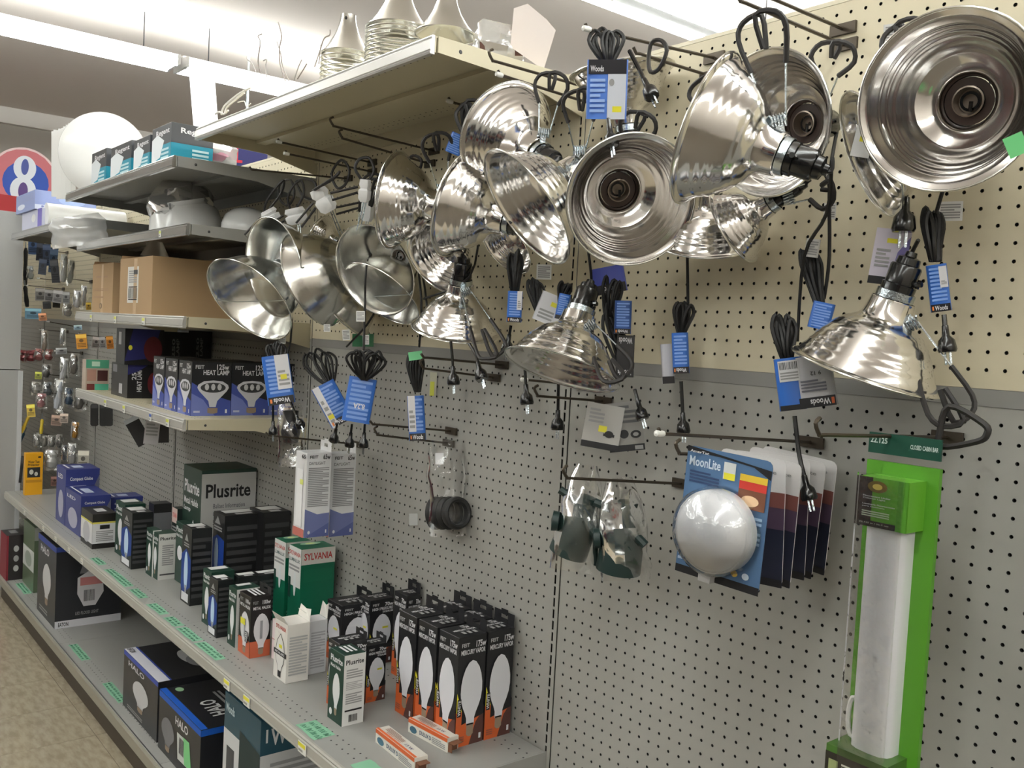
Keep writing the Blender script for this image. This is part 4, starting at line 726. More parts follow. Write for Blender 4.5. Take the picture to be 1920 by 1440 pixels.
# --- heat lamp cartons
Z5 = 9.9
HI = lambda f: [(f, 'p', [(0, 0), (1, 0), (1, .28), (.55, .38), (0, .62)], (66, 82, 160)), (f, 'p', [(0, 0), (.6, 0), (.3, .3), (0, .42)], (112, 124, 190)), (f, 'ref', .14, .04, .94, .66, (206, 206, 212)), (f, 't', '125w', .62, .86, .93, .96, WHT), (f, 't', 'HEAT LAMP', .28, .76, .94, .85, WHT), (f, 't', 'FEIT', .08, .87, .3, .94, (200, 200, 200)), (f, 't', '1', .86, .05, .91, .12, WHT), (f, 'l', .06, .06, .22, .1, 2, WHT)]
NC = PZ(357, 780, Z5); hh = bis(lambda t: pix(NC+np.array([0, 0, t]))[1]-678, 0, 20); dd = bis(lambda t: 431-pix(NC+np.array([0, t, 0]))[0], 0, 20); ww = bis(lambda t: pix(NC-np.array([t, 0, 0]))[0]-333, 0, 20)
hl, frh = carton('bulb_box', 'black and blue 125 watt heat lamp carton at the front right corner of its shelf', NC-np.array([ww, 0, 0]), (1, 0, 0), ww, dd, hh, (24, 24, 28), HI('F')+HI('S'), 'box', '125 watt heat lamp cartons')
b0 = Vector(hl.location)
for i, (dx, dy, l) in enumerate(((-ww-.5, 0, 'second in the front row'), (-2*ww-1.1, .1, 'third and leftmost in the front row'), (0, dd+.06, 'directly behind the corner one'), (0, 2*dd+.12, 'nearest the pegboard'), (-ww-.3, dd+.06, 'in the middle of the second row'))):
    c = copy_tree(hl, b0+Vector((dx, dy, 0))*S); c['label'] = 'black and blue 125 watt heat lamp carton, '+l
H2 = [('F', 'r', .1, .72, .35, .95, (120, 120, 126)), ('F', 'r', .5, .1, .7, .4, (170, 170, 174)), ('S', 'r', .45, 0, 1, 1, (16, 16, 18)), ('S', 'e', .8, .45, .2, .34, (96, 22, 28)), ('S', 't', 'HEAT LAMP', .28, .2, .42, .88, WHT, 90), ('S', 't', '250', .12, .55, .26, .9, WHT, 90), ('S', 'p', [(0, 1), (.6, 1), (.3, .8), (.0, .7)], (44, 46, 110))]
t, i = sbox('black 250 watt red heat lamp carton, lower of the stack', (238, 747), Z5, 208, 300, 684, items=H2, col=(26, 26, 28), group='250 watt heat lamp cartons')
zz = Z5+i[5]+.03
sbox('black 250 watt heat lamp carton on top of the stack, purple bird print', (233, 684), zz, 217, 306, 616, items=[('F', 'r', .3, .55, .6, .9, (160, 160, 160)), ('S', 'p', [(0, .1), (.7, .2), (.9, 1), (.2, 1)], (34, 36, 96)), ('S', 'e', .72, .45, .24, .36, (84, 22, 28)), ('S', 'e', .14, .48, .05, .07, YEL)], col=(24, 24, 26), group='250 watt heat lamp cartons')
for k, (x, r) in enumerate(((306, 352), (354, 420))):
    sbox('black 250 watt heat lamp carton in the shade behind, '+('left', 'right')[k], None, Z5, topnc=(x, 622-k*2), Y=-8.0+k*4.2, w=5, rx=r, items=[('S', 't', 'HEAT LAMP', .5, .3, .62, .9, (110, 110, 110), 90), ('S', 't', '250', .34, .6, .46, .9, (110, 110, 110), 90)], col=(20, 20, 22), group='250 watt heat lamp cartons')
sbox('clear and green edged package at the left end of the heat lamp shelf', (160, 731), Z5, 153, 203, 674, items=[('S', 'r', 0, .72, 1, 1, (80, 160, 130)), ('S', 'r', .25, .78, .6, .94, (190, 220, 200)), ('S', 'r', .05, .3, .45, .68, (170, 130, 116)), ('S', 'r', .5, .3, .95, .65, (70, 34, 34)), ('S', 'r', .4, 0, 1, .2, (80, 170, 140)), ('S', 'r', .05, 0, .38, .2, (110, 50, 46))], col=(176, 160, 146), name='hardware_pack')
# --- cardboard cartons
Z4 = 21.8; CB = (166, 138, 104)
def cardboard(label, topnc, Y, lx, d, h=None, its=(), extra=True):
    t, i = sbox(label, None, Z4, topnc=topnc, Y=Y, lx=lx, d=d, items=its, col=CB, name='cardboard_box', rough=.75, coat=0, lid=False); NC, ux, uy, w, d, h, fr = i
    b = MB(); b.add([fr(p) for p in ((0, d-.1, h), (0, .1, h), (-.3, .3, h+.5), (.1, d*.5, h+.7), (-.2, d-.4, h+.4))], [(0, 1, 2, 3, 4)]); b.add([fr(p) for p in ((0, d, h), (w, d, h), (w*.8, d+.1, h+.6), (w*.4, d+.1, h+.3), (w*.1, d+.1, h+.7))], [(0, 1, 2, 3, 4)]); b.build('open_flap', cm((188, 154, 116), .8), t)
    b = MB(); b.box((w*.45, -.02, 0.05), (w*.55, -.004, h*.98), None, fr); b.build('tape_seam', cm((190, 160, 122), .3), t); return t
cardboard('large brown cardboard carton with a white shipping label', (287, 479), -14.9, 223, 14.2, its=[('F', 'r', .26, .2, .6, .84, (214, 212, 206)), ('F', 'bar', .29, .28, .57, .46, DGY), ('F', 'l', .3, .55, .55, .78, 6, GRY), ('F', 'r', .45, .7, .57, .78, DGY), ('F', 'r', .3, .47, .57, .49, BLK), ('F', 'r', .3, .25, .57, .27, BLK)])
cardboard('narrower brown cardboard carton with faded print, left of the labelled one', (213, 492), -13.4, 172, 12, its=[('F', 'l', .2, .7, .75, .76, 1, (150, 116, 84)), ('F', 'l', .1, .44, .8, .5, 2, (150, 116, 84)), ('F', 'l', .1, .3, .6, .34, 1, (150, 116, 84)), ('F', 'e', .45, .14, .07, .06, (110, 90, 70)), ('F', 'e', .45, .14, .04, .035, CB)])
# --- teal photo boxes, shelf 2
Z2 = 39.8
TE = lambda f: [(f, 'r', 0, 0, 1, .5, (30, 140, 165)), (f, 'p', [(0, .1), (.45, .2), (.65, .6), (.3, .8), (0, .7)], (226, 232, 236)), (f, 't', 'Regent', .22, .72, .92, .9, WHT), (f, 'l', .5, .12, .9, .42, 3, (190, 220, 225))]
for k, (tx, ty_, l, r, lb) in enumerate(((322, 228, 284, 368, 'nearest and largest, right end of the row'), (282, 252, 250, 300, 'second from the right end'), (247, 262, 207, 268, 'third from the right end'), (200, 277, 171, 215, 'left end of the row'))):
    sbox('black and teal floodlight carton with glare, '+lb, None, Z2, topnc=(tx, ty_), Y=-16.4, lx=l, d=6.5 if k else 5, items=TE('F')+[q for q in TE('S') if q[1] != 'p'], col=(58, 60, 64), group='teal floodlight cartons', name='light_box')
# --- pale blue cartons on the far left shelf
Z3b = 36.4; PB = [('S', 'r', 0, 0, 1, .25, (214, 222, 240)), ('S', 'e', .6, .6, .22, .25, (170, 190, 230)), ('S', 't', 'soft white', .1, .12, .6, .25, (90, 100, 170)), ('F', 'l', .1, .5, .9, .9, 3, (150, 160, 200)), ('F', 'e', .3, .3, .2, .15, (220, 226, 240))]
t, i = sbox('pale lilac carton under the blue one at the far left shelf end', None, Z3b, topnc=(79, 389), Y=-15, lx=41, d=8, items=[('F', 'r', .8, 0, 1, 1, (120, 110, 190)), ('F', 'e', .6, .6, .1, .2, WHT)], col=(204, 206, 228))
sbox('pale blue carton on top of the lilac one, jutting left', None, Z3b+i[5]+.05, topnc=(66, 355), Y=-15.4, lx=30, d=10.5, items=PB, col=(150, 165, 214))
# --- daylight tube cartons hanging on the hook
for k, (tn, l_, bl, Y, w, d, h) in enumerate((((576, 850), 'nearer', 0, -9.3, 2.3, 2.25, 8.9), ((623, 852), 'behind the nearer one', 0, -5.6, 2.3, 2.2, 8.7))):
    Q = PY(*tn, Y); w = bis(lambda t: pix(Q-np.array([t, 0, 0]))[0]-(556 if k == 0 else 606), 0, 6); d = bis(lambda t: (622 if k == 0 else 668)-pix(Q+np.array([0, t, 0]))[0], 0, 6); h = bis(lambda t: (1009 if k == 0 else 1007)-pix(Q-np.array([0, 0, t]))[1], 0, 14)
    DF = lambda f: [(f, 'p', [(0, 0), (1, 0), (1, .28), (.5, .27), (0, .34)], (112, 120, 168)), (f, 'p', [(0, 0), (1, .16), (1, 0)], (88, 98, 150)), (f, 't', '65w', .66, .92, .95, .98, BLK), (f, 't', 'DAYLIGHT', .1, .86, .75, .895, DGY, 0, 1), (f, 't', 'FEIT', .12, .935, .45, .97, BLK), (f, 'l', .08, .36, .92, .83, 22, (150, 150, 152)), (f, 'e', .18, .06, .05, .02, WHT), (f, 't', '1', .85, .04, .9, .08, WHT)]
    t, fr = carton('tube_box', 'white and lilac 65 watt daylight tube carton hanging by its tab, '+l_, Q-np.array([w, 0, h]), (1, 0, 0), w, d, h, (226, 226, 228), DF('S')+[('F', 'r', .2, .12, .75, .8, (238, 238, 240)), ('F', 'r', .5, .62, .8, .68, (214, 220, 120)), ('F', 'r', 0, 0, 1, .1, (190, 110, 100)), ('F', 't', '65', .6, .93, .95, .98, BLK)], 'box', 'hanging daylight tube cartons')
    hang_tab(t, (Q, None, None, w, d, h, fr), (226, 226, 226), 1.3)
# ---------------------------------------------------------------- cord bundles in printed sleeves
SBL, SBK, SWH = (52, 108, 196), (26, 26, 30), (216, 216, 220)
def plug(mb, P, dirv, s=1.0, prong=None):
    d = nrm(dirv); mb.lathe([(0, -.1), (.17*s, -.05), (.2*s, .5*s), (.42*s, .75*s), (.5*s, 1.25*s), (.44*s, 1.4*s), (0, 1.42*s)], P, d, 10)
    if prong is not None:
        a = nrm(np.cross(d, [.3, 1, .2]))
        for q in (-1, 1): prong.tube([P+d*1.35*s+a*q*.17*s, P+d*2.05*s+a*q*.17*s], .07*s, 4)
def sleeve(t, cx, cy, wp, hp, ang, Y, items, col=SBL, yaw=0, thick=.7, name='printed_sleeve'):
    P, u, v, n, s = bframe(cx, cy, Y, ang, yaw); w, h = wp*s, hp*s; b = MB(); N = 14; vs = []
    for q in (-.5, .5):
        for k in range(N): a = 2*math.pi*k/N; vs.append(P+v*h*q+u*(w/2)*math.copysign(abs(math.cos(a))**.55, math.cos(a))+n*(thick/2)*math.copysign(abs(math.sin(a))**.8, math.sin(a)))
    b.add(vs, [(k, (k+1) % N, N+(k+1) % N, N+k) for k in range(N)], None, True); o = b.build(name, cm(col, .3, coat=.3), t)
    O = P-u*w*.46-v*h/2+n*(thick/2+.02); a = art(t, {'F': (O, u*w*.92, v*h, n)}, items, step=.008, base=.0, coat=.3, rough=.3)
    return P, u, v, n, s
def loops(t, top, mid, Y, wp, nl, spread=1.0, seed=1, r=.13):
    """elongated cord loops from a pinch point up to a rounded top, every loop a ring of its own in one coil"""
    rr = random.Random(seed); A = PY(*mid, Y); s = depth(A)/FOC; T = PY(*top, Y); ax = T-A; n = nrm(CAM-A); sd = nrm(np.cross(ax, n)); b = MB()
    for k in range(nl):
        f = (k/(max(nl-1, 1))-.5)*2*spread if nl > 1 else 0; w = wp*s*(.16+.2*rr.random()); H = ax*(.8+.22*rr.random()); off = sd*f*wp*s*.32; dn = n*(rr.random()-.5)*.7
        pts = [A+sd*f*.15, A+H*.35+off*.6-sd*w*.45+dn, A+H*.75+off-sd*w*.6+dn, A+H+off+dn, A+H*.75+off+sd*w*.6+dn*.3, A+H*.35+off*.6+sd*w*.45+dn, A+sd*(f*.15+.1)]
        b.tube(smooth_pts(pts, 4), r, 6)
    b.build('cord_coil', M_CORD, t)
def tail(t, pts, Y, end='plug', s=1.0, prongs=True):
    P = [PY(x, y, Y) for x, y in pts]; b = MB(); b.tube(smooth_pts(P, 3), .13, 6); pr = MB(); plug(b, P[-1], P[-1]-P[-2], s, pr if prongs else None); b.build('plug', M_SOCK, t)
    if prongs: pr.build('prongs', M_ZN, t)
CG = 'bundled cords in blue printed sleeves'
def bundle(label, top, mid, Y, wp, nl, sl=None, tails=(), spread=1., seed=1, group=CG, low=None, r=.13):
    t = thing('cord_bundle', PY(*mid, Y), label, 'cord', group); loops(t, top, mid, Y, wp, nl, spread, seed, r)
    for q in ([sl] if sl and not isinstance(sl, list) else (sl or [])): sleeve(t, *q[:5], Y+(q[7] if len(q) > 7 else 0), q[5], q[6] if len(q) > 6 and q[6] else SBL)
    if low: loops(t, low, mid, Y, wp*.8, 3, .5, seed+1, r)
    for p in tails: tail(t, p, Y)
    return t
def sl_items(word=True, white=(0, 0, 0, 0), tag_=None, flip=False, black=.16):
    it = [('F', 'l', .1, black+.05, .9, .95, 9, (120, 160, 226))]
    if black: it += [('F', 'r', 0, 0, 1, black, SBK)]
    if white[2] > white[0]: it += [('F', 'r', *white, SWH), ('F', 'l', white[0]+.06, white[1]+.06, white[2]-.06, white[3]-.3, 4, GRY)]
    if word: it += [('F', 't', 'Woods', .2, .03, .85, max(black-.03, .1), WHT, 180 if flip else 0), ('F', 'r', .06, .04, .14, max(black-.04, .08), (230, 130, 60))]
    if tag_: it += [('F', 'r', *tag_, YEL)]
    return it
bundle('cord in blue and white sleeve hanging before the heat lamp cartons', (515, 642), (520, 690), -12.5, 38, 5, (522, 712, 50, 92, 8, sl_items(True, (.45, .3, 1, 1), (.6, .5, .85, .6), True)), [[(512, 760), (512, 790)], [(545, 755), (556, 780)]], seed=3)
bundle('fan of cord loops with tilted blue and white card, left of the big fan', (590, 655), (620, 725), -8, 62, 6, (624, 757, 46, 82, 28, sl_items(True, (0, .0, .3, 1), (.05, .2, .3, .3))), [[(630, 795), (632, 795), (630, 805)]], seed=5)
bundle('widest fan of black cord loops in a bright blue sleeve', (690, 655), (682, 712), -8.5, 82, 9, (674, 750, 52, 84, -10, sl_items(False, (0, 0, 0, 0), None, False, 0)+[('F', 't', '8.2A', .3, .3, .75, .42, WHT, 180)]), [[(660, 795), (658, 812)], [(684, 795), (683, 812)]], seed=7)
bundle('narrow cord bundle with green tape and white side card', (778, 655), (782, 735), -5, 34, 6, (781, 784, 32, 84, 3, sl_items(True, (0, .2, .45, 1))), [], seed=9, low=(785, 660))
bundle('upside down cord sleeve with black end, left of the middle hanging lamp', (966, 470), (964, 552), -7, 28, 7, (965, 575, 28, 58, -3, sl_items(True, (.65, .4, 1, 1))), [[(958, 610), (955, 628)]], seed=11)
bundle('black cord bundle without a sleeve behind the middle hanging lamp', (1000, 520), (1012, 590), -5, 30, 6, None, [], seed=12)
bundle('cord with white card and yellow price sticker by the socket of the middle lamp', (1062, 528), (1052, 570), -5, 26, 5, [(1032, 580, 52, 56, -22, [('F', 'r', 0, 0, 1, 1, SWH), ('F', 'r', .45, .6, .75, .75, YEL), ('F', 'l', .1, .1, .7, .45, 3, GRY)], SWH), (1055, 575, 22, 48, -12, sl_items(False), SBL, -.8)], [], seed=13)
bundle('dark blue card and cord stack right of the middle lamp, upper', (1150, 515), (1142, 600), -4, 40, 6, [(1142, 525, 62, 50, 10, [('F', 'r', 0, .0, 1, .35, SBK), ('F', 't', 'Woods', .2, .06, .8, .28, WHT, 180)], (70, 80, 160)), (1168, 595, 32, 62, -2, sl_items(True, (0, 0, 0, 0), None, True), (58, 96, 170), -.8)], [], seed=14)
bundle('black sleeve and coils right of the middle lamp, lower', (1140, 560), (1170, 700), -4, 40, 6, (1172, 668, 34, 78, -2, [('F', 'r', 0, 0, 1, 1, SBK), ('F', 't', 'Woods', .1, .8, .9, .95, WHT, 180), ('F', 't', 'Woods', .1, .05, .9, .18, WHT, 180)], SBK), [[(1190, 730), (1196, 752)]], seed=15)
bundle('lone cord bundle with blue sleeve in the middle of the right panel', (1284, 563), (1276, 625), -3, 38, 5, [(1276, 662, 31, 76, 2, sl_items(True, (0, 0, 0, 0), None, True)), (1252, 682, 24, 74, 3, [('F', 'r', 0, 0, 1, .18, SBK)], (196, 196, 204), .6)], [[(1277, 715), (1280, 775)]], seed=16)
bundle('wide blue and white cord card below the tilted lamp cord', (1468, 588), (1475, 680), -6, 44, 5, [(1482, 720, 50, 98, 7, [('F', 'r', .1, .55, .9, .95, (214, 214, 216)), ('F', 'bar', .15, .78, .85, .92, DGY), ('F', 'l', .15, .58, .85, .74, 3, GRY), ('F', 'r', 0, 0, 1, .1, SBK)]), (1528, 715, 70, 96, 8, [('F', 'r', 0, 0, 1, .2, SBK), ('F', 't', 'Woods', .3, .04, .85, .16, WHT, 180), ('F', 'r', .88, .04, .96, .16, ORG), ('F', 'l', .1, .3, .8, .55, 4, (110, 110, 120)), ('F', 't', '9 12', .4, .62, .7, .7, DGY, 180)], (190, 190, 196), .7)], [[(1490, 780), (1498, 850), (1508, 893)]], seed=17)
bundle('black cord bundle with bent blue sleeve left of the lower right lamp', (1512, 460), (1535, 570), -4, 36, 6, [(1540, 592, 40, 50, -14, sl_items(False, (0, 0, 0, 0), None, False, 0)), (1523, 465, 26, 34, -10, [('F', 'l', .1, .1, .9, .9, 6, GRY)], (206, 206, 204), -.6)], [], seed=18)
bundle('cord bundle in blue sleeve behind the lower right lamp socket', (1748, 385), (1752, 490), -4, 36, 6, (1760, 540, 36, 88, 6, sl_items(True, (.6, .5, 1, .95))), [[(1770, 590), (1772, 612)]], seed=19)
bundle('cord in black, blue and white sleeve at the very top middle', (1135, 52), (1140, 120), -11.5, 62, 7, (1138, 168, 76, 106, -2, [('F', 'r', 0, .76, 1, 1, (40, 40, 46)), ('F', 't', 'Woods', .05, .8, .4, .9, WHT), ('F', 'r', .52, .0, 1, .76, (206, 210, 220)), ('F', 'r', .66, .12, .9, .22, YEL), ('F', 'e', .62, .62, .07, .06, GRY), ('F', 'l', .05, .1, .45, .7, 7, (150, 180, 230))], (88, 130, 214)), [[(1140, 222), (1142, 236)]], seed=20, group=CG)
tail(bpy.data.objects[[o.name for o in bpy.data.objects if o.name.startswith('cord_bundle')][-1]], [(1180, 95), (1196, 125), (1208, 150)], -11.5)
bundle('cord under the cream shelf edge with small blue sleeve', (880, 192), (872, 250), -9, 28, 6, (855, 270, 30, 38, -22, sl_items(False, (0, 0, 0, 0), None, False, 0)), [], seed=21)
for l, pts, Y, s in (('black plug dangling under the lower left ribbed lamp, left', [(845, 640), (848, 668), (849, 688)], -8, 1.1), ('black plug dangling under the lower left ribbed lamp, right', [(880, 645), (892, 665), (896, 680)], -8, 1.1),
  ('black plug hanging at the pegboard seam below the middle lamp', [(1047, 720), (1046, 770)], -4, 1.1), ('black plug left of the seam under the middle lamp', [(984, 690), (986, 722)], -7, 1.1), ('large black plug pointing down beneath the biggest reflector', [(1700, 345), (1698, 372)], -5, 1.3)):
    t = thing('plug_connector', PY(*pts[0], Y), l, 'plug', 'dangling plugs'); tail(t, pts, Y, s=s)
# cards
def card(name, label, cx, cy, wp, hp, ang, Y, items, col, yaw=0, cat='card', group=None, thick=.05, rnd=0, wall=False):
    P, u, v, n, s = bframe(cx, cy, Y, ang, yaw); w, h = wp*s, hp*s
    if wall: P, u, v, n, w, h = wframe(cx, cy, Y, wp, hp, ang, yaw)
    t = thing(name, P-v*h/2, label, cat, group); b = MB(); r = rnd*min(w, h)
    if r:
        pts = []
        for (qx, qy, a0) in ((w/2-r, h/2-r, 0), (-w/2+r, h/2-r, 90), (-w/2+r, -h/2+r, 180), (w/2-r, -h/2+r, 270)):
            for k in range(4): a = math.radians(a0+30*k); pts.append((qx+r*math.cos(a), qy+r*math.sin(a)))
    else: pts = [(w/2, h/2), (-w/2, h/2), (-w/2, -h/2), (w/2, -h/2)]
    m = len(pts); b.add([P+u*x+v*y for x, y in pts]+[P+u*x+v*y-n*thick for x, y in pts], [tuple(range(m)), tuple(range(m, 2*m))[::-1]]+[(i, m+i, m+(i+1) % m, (i+1) % m) for i in range(m)]); b.build('backing_card', cm(col, .35), t)
    if items: art(t, {'F': (P-u*w/2-v*h/2, u*w, v*h, n)}, items, step=.01, base=.0)
    return t, (P, u, v, n, w, h, s)
card('hang_card', 'lilac and white card with yellow sticker beneath the biggest reflector', 1668, 482, 62, 104, -10, -4, [('F', 'r', 0, 0, 1, .14, SBK), ('F', 'r', .35, .75, .7, .83, YEL), ('F', 'p', [(1, .14), (1, .9), (.7, .6), (.6, .14)], (120, 112, 170)), ('F', 'l', .1, .3, .5, .65, 5, GRY)], (206, 200, 214))
card('hang_card', 'white price card with yellow sticker wedged behind the sideways lamp', 1618, 266, 34, 56, -14, -7, [('F', 'r', .3, .5, .9, .68, YEL)], (226, 226, 226))
card('hang_card', 'black bordered adapter card with price sticker under the middle lamp', 1130, 800, 70, 84, -10, -5, [('F', 'r', 0, 0, 1, .14, SBK), ('F', 'r', .4, .38, .62, .52, YEL), ('F', 'l', .1, .55, .5, .9, 4, GRY), ('F', 'e', .7, .35, .12, .08, BLK), ('F', 'r', .55, .3, .85, .36, BLK)], (176, 174, 170), group='adapter cards')
card('hang_card', 'black bordered adapter card with cord picture, right one', 1172, 800, 66, 92, 6, -3.6, [('F', 'r', 0, 0, 1, .13, SBK), ('F', 'r', .72, .02, .95, .1, GRY), ('F', 'e', .45, .35, .13, .09, BLK), ('F', 'e', .78, .33, .15, .08, BLK), ('F', 'e', .78, .33, .08, .04, (150, 148, 146)), ('F', 'l', .1, .55, .9, .95, 4, (90, 90, 92))], (140, 138, 134), group='adapter cards')
for l, cx, cy, w, h, a, Y in (('small white care tag behind the left ribbed lamps', 1020, 510, 28, 28, -2, -3), ('small care tag on the cord left of the pegboard post', 676, 593, 16, 20, 0, -12), ('small care tag under the front brooder lamp', 613, 615, 12, 14, 0, -10), ('small care tag beneath the farthest left brooder lamp', 529, 636, 13, 17, 0, -10), ('small care tag between the brooder lamp cords', 649, 628, 14, 20, 4, -6), ('small care tag over the green tape', 686, 637, 12, 18, 0, -6), ('care tag by the cord below the biggest reflector', 1782, 396, 42, 36, -3, -3), ('faded care tag right of the open dull lamp', 1556, 396, 22, 30, -4, -1.5), ('white scan tag at top near the wire loop', 1676, 62, 36, 34, 0, -1.5)):
    card('care_tag', l, cx, cy, w, h, a, Y, [('F', 'l', .1, .1, .9, .9, 6, (150, 150, 150))], (222, 222, 220), cat='tag', group='white care tags')
card('masking_tape', 'green tape stuck at the joint of the pegboards left of the middle', 690, 638, 58, 24, 0, -.6, [], (70, 150, 105), cat='tape')
card('masking_tape', 'crumpled bit of green tape on the narrow cord bundle', 779, 667, 26, 16, 8, -6.2, [], (130, 222, 160), cat='tape')
card('masking_tape', 'green tape scrap stuck on the edge of the biggest reflector', 1905, 272, 34, 40, 20, -9.3, [], (120, 212, 140), cat='tape')
card('price_sticker', 'yellow price strip alone on the grey pegboard', 812, 720, 13, 44, -3, -.5, [('F', 'r', .1, 0, .7, .6, (222, 226, 90))], (200, 200, 180), cat='sticker')
card('price_sticker', 'crumpled white sticker on the pegboard below the washers', 775, 974, 16, 22, 0, -.4, [], (176, 178, 176), cat='sticker')
# ---------------------------------------------------------------- domed night light blister and its stack
M_PL = clear_plastic(gloss=.06); M_PLC = clear_plastic(gloss=.12, name='crinkled clear bag', scale=25)
def night(label, cx, cy, ang, Y, front, yaw=-28, wp=165, hp=262):
    its = [('F', 'r', 0, .0, 1, .06, SBK), ('F', 'p', [(0, 1), (1, .93), (1, .86), (.8, .93), (.4, .955), (0, .955)], SBK)]
    if front: its += [('F', 't', 'MoonLite', .04, .85, .42, .925, (206, 220, 235)), ('F', 'l', .06, .72, .42, .82, 4, (50, 70, 110)), ('F', 'r', .46, .8, .6, .93, (210, 214, 214)), ('F', 'r', .47, .8, .6, .85, YEL), ('F', 'r', .66, .82, .97, .87, (226, 190, 60)), ('F', 'r', .66, .76, .97, .82, (206, 60, 50)), ('F', 'r', .66, .62, .97, .76, (120, 74, 52)), ('F', 'e', .8, .68, .1, .04, (236, 200, 160)), ('F', 'l', .7, .36, .96, .58, 6, (160, 190, 220)), ('F', 'l', .03, .1, .2, .25, 4, (170, 190, 215)), ('F', 'e', .72, .12, .04, .025, (226, 190, 90)), ('F', 'e', .85, .12, .04, .025, (200, 214, 230)), ('F', 't', 'AmerTac', .05, .955, .28, .975, WHT)]
    else: its = [('F', 'r', 0, .0, 1, .45, (30, 34, 54)), ('F', 'r', 0, .45, 1, .62, (80, 62, 84)), ('F', 'r', 0, .62, 1, .74, (126, 76, 70)), ('F', 'e', .12, .76, .1, .04, YEL), ('F', 't', 'MoonLite', .5, .88, .9, .91, GRY), ('F', 'l', .1, .12, .5, .2, 3, GRY), ('F', 'r', 0, 0, 1, .06, SBK)]
    t, (P, u, v, n, w, h, s) = card('night_light_pack', label, cx, cy, wp, hp, ang, Y, its, (84, 116, 154) if front else (214, 212, 212), yaw, 'night light', 'domed night light packs', rnd=.07, wall=True)
    if front:
        c = P-v*h*.09-u*w*.0+n*.1; R = h*.315; pr = [(R*1.0, 0), (R*1.0, .9), (R*.985, 1.0), (R*.95, 1.02), (R*.94, 1.1), (R*.86, 1.45), (R*.66, 1.85), (R*.36, 2.12), (0, 2.2)]
        b = MB(); b.lathe(pr, c, n, 40); b.build('white_dome', cm((236, 237, 240), .18, coat=.6), t)
        b = MB(); b.box((-.4, -.3, 0), (.4, .3, .5), None, lambda q: P-v*h*.46-u*w*.08+u*q[0]+v*q[1]+n*q[2]); b.build('switch', cm((180, 180, 180), .3), t)
        b = MB(); b.lathe([(R*1.1, .02), (R*1.07, .5), (R*1.05, 1.1), (R*.9, 1.6), (R*.68, 2.0), (R*.36, 2.27), (0, 2.34)], c, n, 32); b.build('clear_blister', M_PL, t)
for k in range(5, 0, -1):
    night('domed night light pack '+('', 'right behind the front blue one', 'third from the front', 'fourth, in the middle of the stack', 'fifth, with a pale crescent of its dome', 'last, nearest the pegboard')[k], 1366+24*k, 975-4.5*k, (0, 2, -2, 1, -4, -3)[k], -9.6+k*1.5, False, (0, 6, -3, 4, 0, -5)[k], 158-4*k, 236-6*k)
night('domed night light pack in front with big white dome and blue card', 1354, 972, -3, -10.6, True, 6, 158, 246)
P, u, v, n, s = bframe(1520, 960, -5.0, 4, -20)
# ---------------------------------------------------------------- long green tube light pack
t = thing('tube_light_pack', PY(1680, 1300, -6), 'long bright green clamshell pack with a white tube light', 'light pack')
P, u, v, n, w, h = wframe(1672, 1140, -6.5, 134, 640)
def pf(x, y, z=0): return P+u*x+v*y+n*z
b = MB(); b.box((-w/2, -h/2-3, -.3), (w/2, h/2-1.5, 0), None, lambda q: pf(*q)); b.build('green_card', cm((86, 150, 42), .4), t)
b = MB(); b.box((-w/2+.05, h/2-1.1, -.1), (w/2, h/2, .06), None, lambda q: pf(*q)); b.build('header_card', cm((28, 74, 60), .35), t)
art(t, {'F': (pf(-w/2, h/2-1.1, .06), u*w, v*1.1, n)}, [('F', 't', '22.125', .04, .5, .28, .78, (206, 220, 214)), ('F', 't', 'CLOSED CABIN BAR', .6, .4, .97, .62, (196, 212, 206))])
b = MB(); b.box((-w*.28, -h/2-3, 0), (w*.3, h*.245, 1.4), None, lambda q: pf(*q))
b = MB(); N = 12; prof = [(-w*.32, 0), (-w*.32, .8), (-w*.28, 1.05), (-w*.18, 1.25), (w*.0, 1.32), (w*.14, 1.25), (w*.22, 1.0), (w*.24, .7), (w*.24, 0)]
vs = [pf(x, y, z) for y in (-h/2+1.3, h*.24) for x, z in prof]; m = len(prof); b.add(vs, [(i, i+1, m+i+1, m+i) for i in range(m-1)]+[tuple(range(m))[::-1], tuple(range(m, 2*m))], None, True); b.build('white_diffuser', cm((222, 222, 226), .35), t)
b = MB(); b.box((-w*.34, h*.24, 0), (w*.34, h/2-2.2, 1.7), None, lambda q: pf(*q)); b.build('green_insert', cm((98, 164, 48), .35), t)
art(t, {'F': (pf(-w*.34, h*.24, 1.72), u*w*.68, v*(h/2-2.2-h*.24), n)}, [('F', 'r', 0, 0, .28, 1, (44, 30, 26)), ('F', 'r', 0, 0, .78, .12, (34, 28, 24)), ('F', 'e', .38, .82, .2, .12, (120, 96, 30)), ('F', 'e', .38, .82, .1, .06, (226, 200, 100)), ('F', 't', 'Fluorescent Under', .1, .6, .66, .635, WHT), ('F', 't', 'Cabinet Light', .1, .55, .56, .585, WHT), ('F', 't', 'Luminaria Fluorescente', .1, .44, .76, .47, WHT), ('F', 't', 'para Gabinete', .1, .39, .56, .42, WHT), ('F', 'l', .1, .2, .66, .33, 3, (200, 214, 190)), ('F', 't', '22.125 in / 56.2 cm', .06, .06, .66, .09, (190, 190, 180)), ('F', 'r', .8, 0, 1, 1, (84, 150, 40))])
b = MB(); b.box((-w*.5, -h/2-3, .0), (w*.36, -h/2+1.6, 2.0), None, lambda q: pf(*q)); b.build('lower_insert', cm((70, 110, 44), .35), t)
